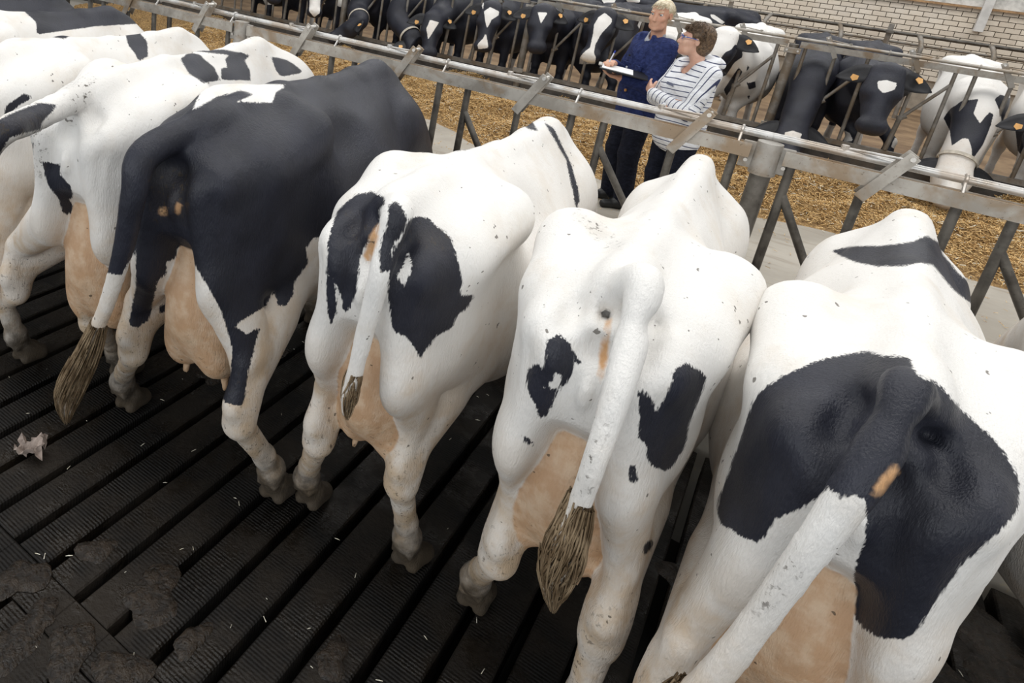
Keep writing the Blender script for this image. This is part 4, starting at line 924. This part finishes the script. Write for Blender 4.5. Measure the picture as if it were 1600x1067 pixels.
def field_mesh(name, F, mat, parent, org):
    V, Q = F.mesh(); me = fast_mesh(name, V-org, Q); return obj(name, me, mat, parent), V
def skin_mat(name, a, b):
    t = NT(name); n = t.noise(14, 4, .6, t.coord()); t.base(t.mix(t.ramp(n, .35, .65), a, b)); t.rough(.5); t.b.inputs['Subsurface Weight'].default_value = .12; t.b.inputs['Subsurface Radius'].default_value = (.02, .008, .004); t.b.inputs['Subsurface Scale'].default_value = .3; return t.m
def cloth(name, a, b, sc=30, wr=12):
    t = NT(name); oc = t.coord(); n = t.noise(sc, 4, .6, oc); w = t.noise(wr, 3, .6, t.coord('Object', (1, 1, 1.8)), .5); t.base(t.mix(t.ramp(n, .35, .65), a, b)); t.rough(.85); t.spec(.2); t.bump(t.math('ADD', w, t.math('MULTIPLY', n, .2)), .7, .03); return t.m
M['skin_m'] = skin_mat('skin_ruddy', (.58, .30, .20), (.66, .38, .26)); M['skin_w'] = skin_mat('skin_fair', (.60, .34, .25), (.68, .42, .31))
M['navy'] = cloth('navy_work_jacket', (.016, .024, .085), (.028, .042, .14)); M['navy_dark'] = cloth('navy_trousers', (.006, .007, .014), (.011, .013, .024)); M['jeans'] = cloth('dark_jeans', (.006, .0075, .015), (.011, .0135, .026))
M['greyshirt'] = cloth('grey_shirt', (.33, .34, .38), (.43, .44, .48)); M['boot'] = simple_mat('black_boots', (.012, .012, .012), .5)
def hair_mat(name, a, b):
    t = NT(name); n = t.noise(60, 3, .6, t.coord()); t.base(t.mix(t.ramp(n, .3, .7), a, b)); t.rough(.5); t.bump(n, .5, .01); return t.m
M['blond'] = hair_mat('blond_hair', (.52, .42, .26), (.82, .74, .58)); M['brown'] = hair_mat('brown_curls', (.055, .032, .018), (.20, .125, .07))
t = NT('striped_knit'); st_ = t.attr('stripe'); fr = t.math('FRACT', t.math('DIVIDE', st_, .040)); n = t.noise(25, 2, .5, t.coord())
ln = t.ramp(t.math('ABSOLUTE', t.math('SUBTRACT', fr, .5)), .10, .075); t.base(t.mix(ln, (.82, .83, .86), (.06, .07, .14))); t.rough(.9); t.spec(.15); t.bump(t.noise(14, 3, .6, t.coord('Object', (1, 1, 1.6)), .6), .6, .03); M['stripe'] = t.m
M['paperw'] = simple_mat('white_sheet', (.8, .8, .8), .7, .05); M['blackp'] = simple_mat('black_plastic', (.008, .008, .01), .4, .2); M['pen'] = simple_mat('white_pen', (.75, .77, .85), .3, .05); M['penblue'] = simple_mat('blue_pen_cap', (.03, .05, .35), .3, .05)
M['eyewhite'] = simple_mat('eye_white', (.75, .73, .70), .25, .03); M['iris'] = simple_mat('iris', (.06, .09, .12), .15, .1); M['frame_blue'] = simple_mat('blue_glasses_frame', (.04, .12, .42), .3, .05); M['lens'] = simple_mat('glasses_lens', (.55, .6, .65), .05, .02); M['lens'].node_tree.nodes['Principled BSDF'].inputs['Transmission Weight'].default_value = .9
M['brass'] = simple_mat('orange_badge', (.65, .30, .08), .5, .1)
def eyes(root, q, org, s=1.0):
    bm = bmesh.new(); bmesh.ops.create_uvsphere(bm, u_segments=12, v_segments=8, radius=.0125*s); me = bpy.data.meshes.new('eye'); bm.to_mesh(me); bm.free(); me.shade_smooth()
    bm = bmesh.new(); bmesh.ops.create_uvsphere(bm, u_segments=10, v_segments=6, radius=.0065*s); mi = bpy.data.meshes.new('iris'); bm.to_mesh(mi); bm.free(); mi.shade_smooth()
    for e in (-1, 1):
        o = obj('eye', me, M['eyewhite'], root, tuple(q(e*.034, .073, .018)-org)); p = q(e*.034, .082, .017)-q(e*.034, .073, .018); obj('iris', mi, M['iris'], o, tuple(p))
def hair_strands(root, name, q, org, mat, n, L, curl, keep, w=.003):
    out = []
    for i in range(n):
        th = random.uniform(0, 2*math.pi); ph = math.acos(random.uniform(-.25, 1)); x, y, z = math.sin(ph)*math.cos(th), math.sin(ph)*math.sin(th), math.cos(ph)
        if not keep(x, y, z): continue
        b = np.array([x*.078, y*.098-.012, z*.09+.035]); P = []; ph0 = random.uniform(0, 6.28); rd = np.array([x, y, z])
        t1 = np.cross(rd, [0.3, .2, 1]); t1 /= np.linalg.norm(t1); t2 = np.cross(rd, t1); l = L*random.uniform(.6, 1.2)
        for k in range(7):
            f = k/6; o = b+rd*l*f*(.55 if curl else .25)+(t1*math.cos(ph0+f*curl*5)+t2*math.sin(ph0+f*curl*5))*(l*.35*f if curl else 0)+(np.array([0, .02 if y > .2 else -.03, -.02])*f*(0 if curl else 1))
            P.append(q(*o)-org)
        out.append(P)
    return strands(name, out, mat, root, w)
BLO, BHI = v3(-.62, -.62, -.02), v3(.62, .62, 1.95)
# ---- the man
org = v3(-1.10, 6.52, 0); man = empty('person', tuple(org)); tag(man, 'blond man in navy work jacket writing on a clipboard', 'person')
F = Field(org+BLO, org+BHI, .0078)
fm = v3(-.76, -.65, 0); fm /= np.linalg.norm(fm); rm = np.cross(fm, [0, 0, 1.0]); up = v3(0, 0, 1)
def mp(x, y, z): return org+rm*x+fm*y+up*z
hc = org+v3(.0, -.03, 1.672); fh = v3(-.22, -.96, -.12)
q_m, *_ = head_human(F, hc, fh, 1.0, 1.1)
F.put(cone(mp(0, -.02, 1.46), hc+v3(0, .02, -.06), .058, .055), .03)
TOR = [(mp(0, -.01, .95), .135), (mp(0, .0, 1.12), .13), (mp(0, .0, 1.3), .15), (mp(0, -.01, 1.43), .09)]
def torso_h(F, g, wid, z0=.0):
    for s in (-1, 1):
        F.put(cone(mp(s*wid*.55, 0, 1.02), mp(s*wid*.62, .0, 1.36), .115+g, .105+g), .06)
    F.put(cone(mp(-wid, -.015, 1.43), mp(wid, -.015, 1.43), .058+g, .058+g), .05)
    F.put(cone(mp(0, .02, 1.05), mp(0, .02, 1.33), .125+g, .115+g), .05)
shR, shL = mp(.185, -.01, 1.425), mp(-.185, -.01, 1.425)
handR = aty(955, 96, 6.19); handL = aty(952, 117, 6.17); elR, elL = mp(.27, .05, 1.12), mp(-.24, .09, 1.12)
hipR, hipL = mp(.09, 0, .93), mp(-.09, 0, .93); knR, knL = mp(.10, .03, .5), mp(-.10, .02, .5); anR, anL = mp(.11, -.02, .09), mp(-.11, -.03, .09)
torso_h(F, -.02, .165)
for sh, el, ha in ((shR, elR, handR), (shL, elL, handL)):
    w = ha+(el-ha)/np.linalg.norm(el-ha)*.09
    limb(F, [(*sh, .055), (*el, .042), (*w, .03)])
limb(F, [(*hipR, .09), (*knR, .055), (*anR, .04)]); limb(F, [(*hipL, .09), (*knL, .055), (*anL, .04)])
for ha, el, n, cu, sd in ((handR, elR, v3(0, 0, -1), .55, -1), (handL, elL, v3(0, 0, 1), .35, 1)):
    d = (ha-el)/np.linalg.norm(ha-el); hand_put(F, ha-d*.09, d, n, cu, sd)
body, _ = field_mesh('body', F, M['skin_m'], man, org)
# jacket
F = Field(org+BLO, org+BHI, .009); torso_h(F, .018, .175); 
F.put(cone(mp(0, 0, .86), mp(0, 0, 1.1), .155, .15), .06)
for s in (-1, 1): F.put(cone(mp(s*.08, 0, .84), mp(s*.08, 0, 1.1), .12, .12), .05)
for sh, el, ha in ((shR, elR, handR), (shL, elL, handL)):
    d = (ha-el)/np.linalg.norm(ha-el); limb(F, [(*sh, .082), (*(sh*.4+el*.6), .066), (*el, .064), (*(ha-d*.125), .045)], .03)
F.put(cone(hc+v3(.0, .0, -.20), hc+v3(0, 0, -.09), .05, .052), .012, sub=True)
F.put(cone(mp(.0, .12, 1.5), mp(.0, .17, 1.36), .05, .02), .02, sub=True)
for s in (-1, 1): F.put(rbox(mp(s*.065, .055, 1.475), (.085, .035, .075), .012, np.stack([rm*s*.8+fm*.5, np.cross(up, rm*s*.8+fm*.5), up], 1)), .012)   # collar
jk, _ = field_mesh('jacket', F, M['navy'], man, org)
sh_ = Field(org+BLO, org+BHI, .009); sh_.put(cone(mp(0, .012, 1.36), mp(0, -.005, 1.50), .105, .068), .02); sh_.put(cone(hc+v3(0, 0, -.17), hc+v3(0, 0, -.06), .052, .05), .01, sub=True); field_mesh('shirt', sh_, M['greyshirt'], man, org)
bmesh_b = MB(); 
for z_ in (1.32, 1.22, 1.12, 1.02):
    p = mp(.02, .168 if z_ > 1.1 else .165, z_)-org; obj('button', MB().tube([tuple(p), tuple(p+fm*.008)], .009, 10).mesh('button', True, 40), M['pen'] if z_ == 1.22 else M['blackp'], jk)
for s, z_ in ((1, 1.2), (-1, 1.2)):
    p = mp(s*.10, .147, z_)-org; R_ = Matrix(((rm[0], fm[0], 0), (rm[1], fm[1], 0), (0, 0, 1))); obj('pocket', MB().box((0, 0, 0), (.105, .012, .12), bev=.004).mesh('pocket'), M['navy'], jk, tuple(p)).rotation_euler = R_.to_euler()
p = mp(-.06, .17, 1.04)-org; obj('badge', MB().tube([tuple(p), tuple(p+fm*.01)], .012, 12).mesh('badge', True, 40), M['brass'], jk)
F = Field(org+BLO, org+BHI, .010)
for hp, kn, an in ((hipR, knR, anR), (hipL, knL, anL)): limb(F, [(*(hp+up*.02), .115), (*kn, .085), (*(an+up*.0), .078)], .03)
F.put(cone(mp(-.06, 0, .95), mp(.06, 0, .95), .12, .12), .04); field_mesh('trousers', F, M['navy_dark'], man, org)
for an in (anR, anL):
    F = Field(an+v3(-.25, -.25, -.12), an+v3(.25, .25, .2), .008); F.put(cone(an+up*.0, an+fm*.04-up*.04, .055, .055), .02); F.put(cone(an-fm*.03-up*.05, an+fm*.16-up*.055, .042, .038), .02); z0 = 0.003
    F.D[:, :, :max(0, int((z0-(an[2]-.12))/.008))] = .01; field_mesh('boot', F, M['boot'], man, org)
# hair, eyes
F = Field(org+BLO, org+BHI, .0078); f_ = fh/np.linalg.norm(fh); r_ = np.cross(f_, [0, 0, 1.0]); r_ /= np.linalg.norm(r_); u_ = np.cross(r_, f_); RH = np.stack([r_, f_, u_], 1)
F.put(ell(q_m(0, -.022, .05), (.081, .098, .083), RH), .01); F.put(ell(q_m(0, -.055, .0), (.073, .06, .085), RH), .03); F.put(rbox(q_m(0, .085, -.04), (.2, .10, .22), .01, RH), .02, sub=True)
for e in (-1, 1): F.put(ell(q_m(e*.08, -.01, -.02), (.02, .03, .045), RH), .015, sub=True)
hm, _ = field_mesh('hair', F, M['blond'], man, org); hair_strands(hm, 'hair_locks', q_m, org, M['blond'], 900, .05, 0, lambda x, y, z: (z > .45) or (y < .1 and z > -.1))
eyes(man, q_m, org)
for e in (-1, 1): obj('eyebrow', MB().tube([tuple(q_m(e*(.018+.01*i), .093-.002*i*i, .041+.002*i) - org) for i in range(4)], [.003, .004, .004, .002], 6).mesh('eyebrow', True), M['blond'], man)
# clipboard, sheet, pen: things he holds
a, b = aty(926, 99, 6.12), aty(1012, 121, 6.22); mid = (a+b)/2-v3(0, 0, .0); dx = (b-a); L = np.linalg.norm(dx); dx /= L; dyv = np.cross(up, dx); dyv -= dx*(dyv@dx); dyv = dyv/np.linalg.norm(dyv)*.9+up*.06; dyv -= dx*(dyv@dx); dyv /= np.linalg.norm(dyv); dz = np.cross(dx, dyv)
RB = Matrix(((dx[0], dyv[0], dz[0]), (dx[1], dyv[1], dz[1]), (dx[2], dyv[2], dz[2]))).to_4x4()
cb = empty('clipboard', tuple(mid)); cb.matrix_world = Matrix.Translation(mid) @ RB; tag(cb, 'black clipboard held flat by the blond man', 'clipboard')
obj('board', MB().box((.03, 0, 0), (L-.06, .23, .012), bev=.003).mesh('board'), M['blackp'], cb); obj('sheet', MB().box((-.02, 0, .008), (.24, .19, .003)).mesh('sheet'), M['paperw'], cb); obj('clip', MB().box((-L/2+.06, 0, .014), (.03, .09, .014), bev=.004).mesh('clip'), M['bolt'], cb)
ph = handR+v3(.0, -.02, .015); pn = empty('pen', tuple(ph)); tag(pn, 'white and blue pen in the hand of the blond man', 'pen')
obj('barrel', MB().tube([(-.012, -.02, -.045), (.012, -.01, .06)], .0055, 8).mesh('barrel', True, 40), M['pen'], pn); obj('cap', MB().tube([(.012, -.01, .06), (.017, -.008, .08)], .006, 8).mesh('cap', True, 40), M['penblue'], pn)
# ---- the woman
org = v3(-.70, 6.12, 0); wom = empty('person', tuple(org)); tag(wom, 'curly-haired woman in striped hoodie with blue glasses and crossed arms', 'person')
fm = v3(-.72, -.69, 0); fm /= np.linalg.norm(fm); rm = np.cross(fm, [0, 0, 1.0])
F = Field(org+BLO, org+BHI, .0078)
hc = aty(1086, 62, 6.12)+v3(0, 0, -.01); fh = v3(-.97, -.28, .08)
q_w, *_ = head_human(F, hc, fh, .97, .9)
F.put(cone(mp(0, -.02, 1.36), hc+v3(.02, .01, -.06), .052, .05), .03)
def torso_w(F, g):
    for s in (-1, 1):
        F.put(cone(mp(s*.085, 0, .95), mp(s*.095, .0, 1.27), .105+g, .095+g), .06); F.put(ell(mp(s*.07, .10, 1.20), (.075+g,)*3), .06)
    F.put(cone(mp(-.145, -.015, 1.345), mp(.145, -.015, 1.345), .055+g, .055+g), .05)
    F.put(cone(mp(0, .03, .95), mp(0, .03, 1.15), .13+g, .115+g), .06)
torso_w(F, -.02)
shR, shL = mp(.165, -.01, 1.335), mp(-.165, -.01, 1.335); elR, elL = mp(.235, .10, 1.06), mp(-.215, .12, 1.05)
wrR, wrL = mp(-.07, .20, 1.06), mp(.11, .235, 1.12)
for sh, el, wr in ((shR, elR, wrR), (shL, elL, wrL)): limb(F, [(*sh, .05), (*el, .04), (*wr, .028)])
hipR, hipL = mp(.10, -.01, .88), mp(-.10, -.01, .88); knR, knL = mp(.11, .0, .47), mp(-.10, .02, .47); anR, anL = mp(.12, -.04, .09), mp(-.11, -.03, .09)
limb(F, [(*hipR, .095), (*knR, .055), (*anR, .04)]); limb(F, [(*hipL, .095), (*knL, .055), (*anL, .04)])
hand_put(F, wrR, -rm-fm*.35, -fm, .15, 1); hand_put(F, wrL, rm*.8-fm*.2+up*.35, -fm, .25, -1)
field_mesh('body', F, M['skin_w'], wom, org)
F = Field(org+BLO, org+BHI, .009); torso_w(F, .014)
F.put(cone(mp(0, .0, .84), mp(0, 0, 1.0), .165, .15), .05)
for s in (-1, 1): F.put(cone(mp(s*.09, 0, .80), mp(s*.085, 0, 1.0), .12, .115), .05)
F.put(cone(hc+v3(.02, .0, -.24), hc+v3(.02, 0, -.09), .055, .06), .01, sub=True)
F.put(ell(mp(0, -.10, 1.40), (.11, .07, .06)), .04); chain(F, [(*mp(.08, .04, 1.38), .028), (*mp(.10, -.05, 1.41), .035), (*mp(0, -.12, 1.41), .04), (*mp(-.10, -.05, 1.41), .035), (*mp(-.08, .04, 1.38), .028)], .03, 12)   # hood and collar
V, Q = F.mesh(); me = fast_mesh('hoodie', V-org, Q); set_attr(me, 'stripe', V[:, 2]+.012*np.sin(V[:, 0]*11)+.02*((V-org)@rm)); hood = obj('hoodie', me, M['stripe'], wom)
for sh, el, wr in ((shR, elR, wrR), (shL, elL, wrL)):
    F = Field(org+BLO, org+BHI, .008); d = (wr-el)/np.linalg.norm(wr-el)
    limb(F, [(*sh, .075), (*(sh*.4+el*.6), .062), (*el, .058), (*(wr-d*.02), .045)], .03)
    V, Q = F.mesh(); me = fast_mesh('sleeve', V-org, Q); t1 = (el-sh)/np.linalg.norm(el-sh); d1 = np.linalg.norm(el-sh)
    up_ = ((V-sh)@t1); lo_ = d1+((V-el)@d); set_attr(me, 'stripe', np.where((V-el)@(d+t1*0-t1*.3) > 0.0, lo_, up_)); obj('sleeve', me, M['stripe'], wom)
p = mp(-.03, .2, 1.225)-org
obj('chest_logo', MB().box((0, 0, 0), (.075, .006, .022), bev=.002).mesh('chest_logo'), simple_mat('grey_print', (.16, .18, .26), .8), hood, tuple(p)).rotation_euler = Matrix(((rm[0], fm[0], 0), (rm[1], fm[1], 0), (0, 0, 1))).to_euler()
F = Field(org+BLO, org+BHI, .010)
for hp, kn, an in ((hipR, knR, anR), (hipL, knL, anL)): limb(F, [(*hp, .115), (*kn, .08), (*an, .07)], .03)
F.put(cone(mp(-.07, -.01, .9), mp(.07, -.01, .9), .12, .12), .04); field_mesh('jeans', F, M['jeans'], wom, org)
for an in (anR, anL):
    F = Field(an+v3(-.25, -.25, -.12), an+v3(.25, .25, .2), .008); F.put(cone(an+up*.0, an+fm*.04-up*.04, .05, .05), .02); F.put(cone(an-fm*.03-up*.05, an+fm*.15-up*.055, .04, .036), .02)
    F.D[:, :, :max(0, int((.003-(an[2]-.12))/.008))] = .01; field_mesh('boot', F, M['boot'], wom, org)
F = Field(org+BLO, org+BHI, .0078); f_ = fh/np.linalg.norm(fh); r_ = np.cross(f_, [0, 0, 1.0]); r_ /= np.linalg.norm(r_); u_ = np.cross(r_, f_); RH = np.stack([r_, f_, u_], 1)
F.put(ell(q_w(0, -.025, .055), (.088, .108, .09), RH), .01); F.put(ell(q_w(0, -.07, -.01), (.082, .07, .10), RH), .03); F.put(rbox(q_w(0, .085, -.05), (.22, .085, .20), .01, RH), .02, sub=True)
for e in (-1, 1): F.put(ell(q_w(e*.085, .0, -.02), (.03, .032, .045), RH), .015, sub=True)
hw, _ = field_mesh('hair', F, M['brown'], wom, org); hair_strands(hw, 'hair_locks', q_w, org, M['brown'], 1500, .055, 1.0, lambda x, y, z: (z > .35) or (y < -.05), .0032)
eyes(wom, q_w, org, .97)
gl = empty('glasses', tuple(q_w(0, .1, .018))); gl.parent = wom; gl.location = tuple(q_w(0, .1, .018)-org); go = q_w(0, .1, .018)
for e in (-1, 1):
    ring = [tuple(q_w(e*.035+.023*math.cos(a), .1-.004*abs(math.cos(a)), .016+.016*math.sin(a))-go) for a in np.linspace(0, 2*math.pi, 15)]
    obj('rim', MB().tube(ring, .0026, 6).mesh('rim', True), M['frame_blue'], gl); obj('temple', MB().tube([tuple(q_w(e*.06, .095, .02)-go), tuple(q_w(e*.078, .05, .022)-go), tuple(q_w(e*.081, -.01, .018)-go)], .003, 6).mesh('temple', True), M['frame_blue'], gl)
    obj('lens', MB().add([tuple(q_w(e*.035+.021*math.cos(a), .0985, .016+.0145*math.sin(a))-go) for a in np.linspace(0, 2*math.pi, 12, endpoint=False)], [tuple(range(12))]).mesh('lens'), M['lens'], gl)
obj('bridge', MB().tube([tuple(q_w(x, .103, .02)-go) for x in (-.013, 0, .013)], .0025, 6).mesh('bridge', True), M['frame_blue'], gl)
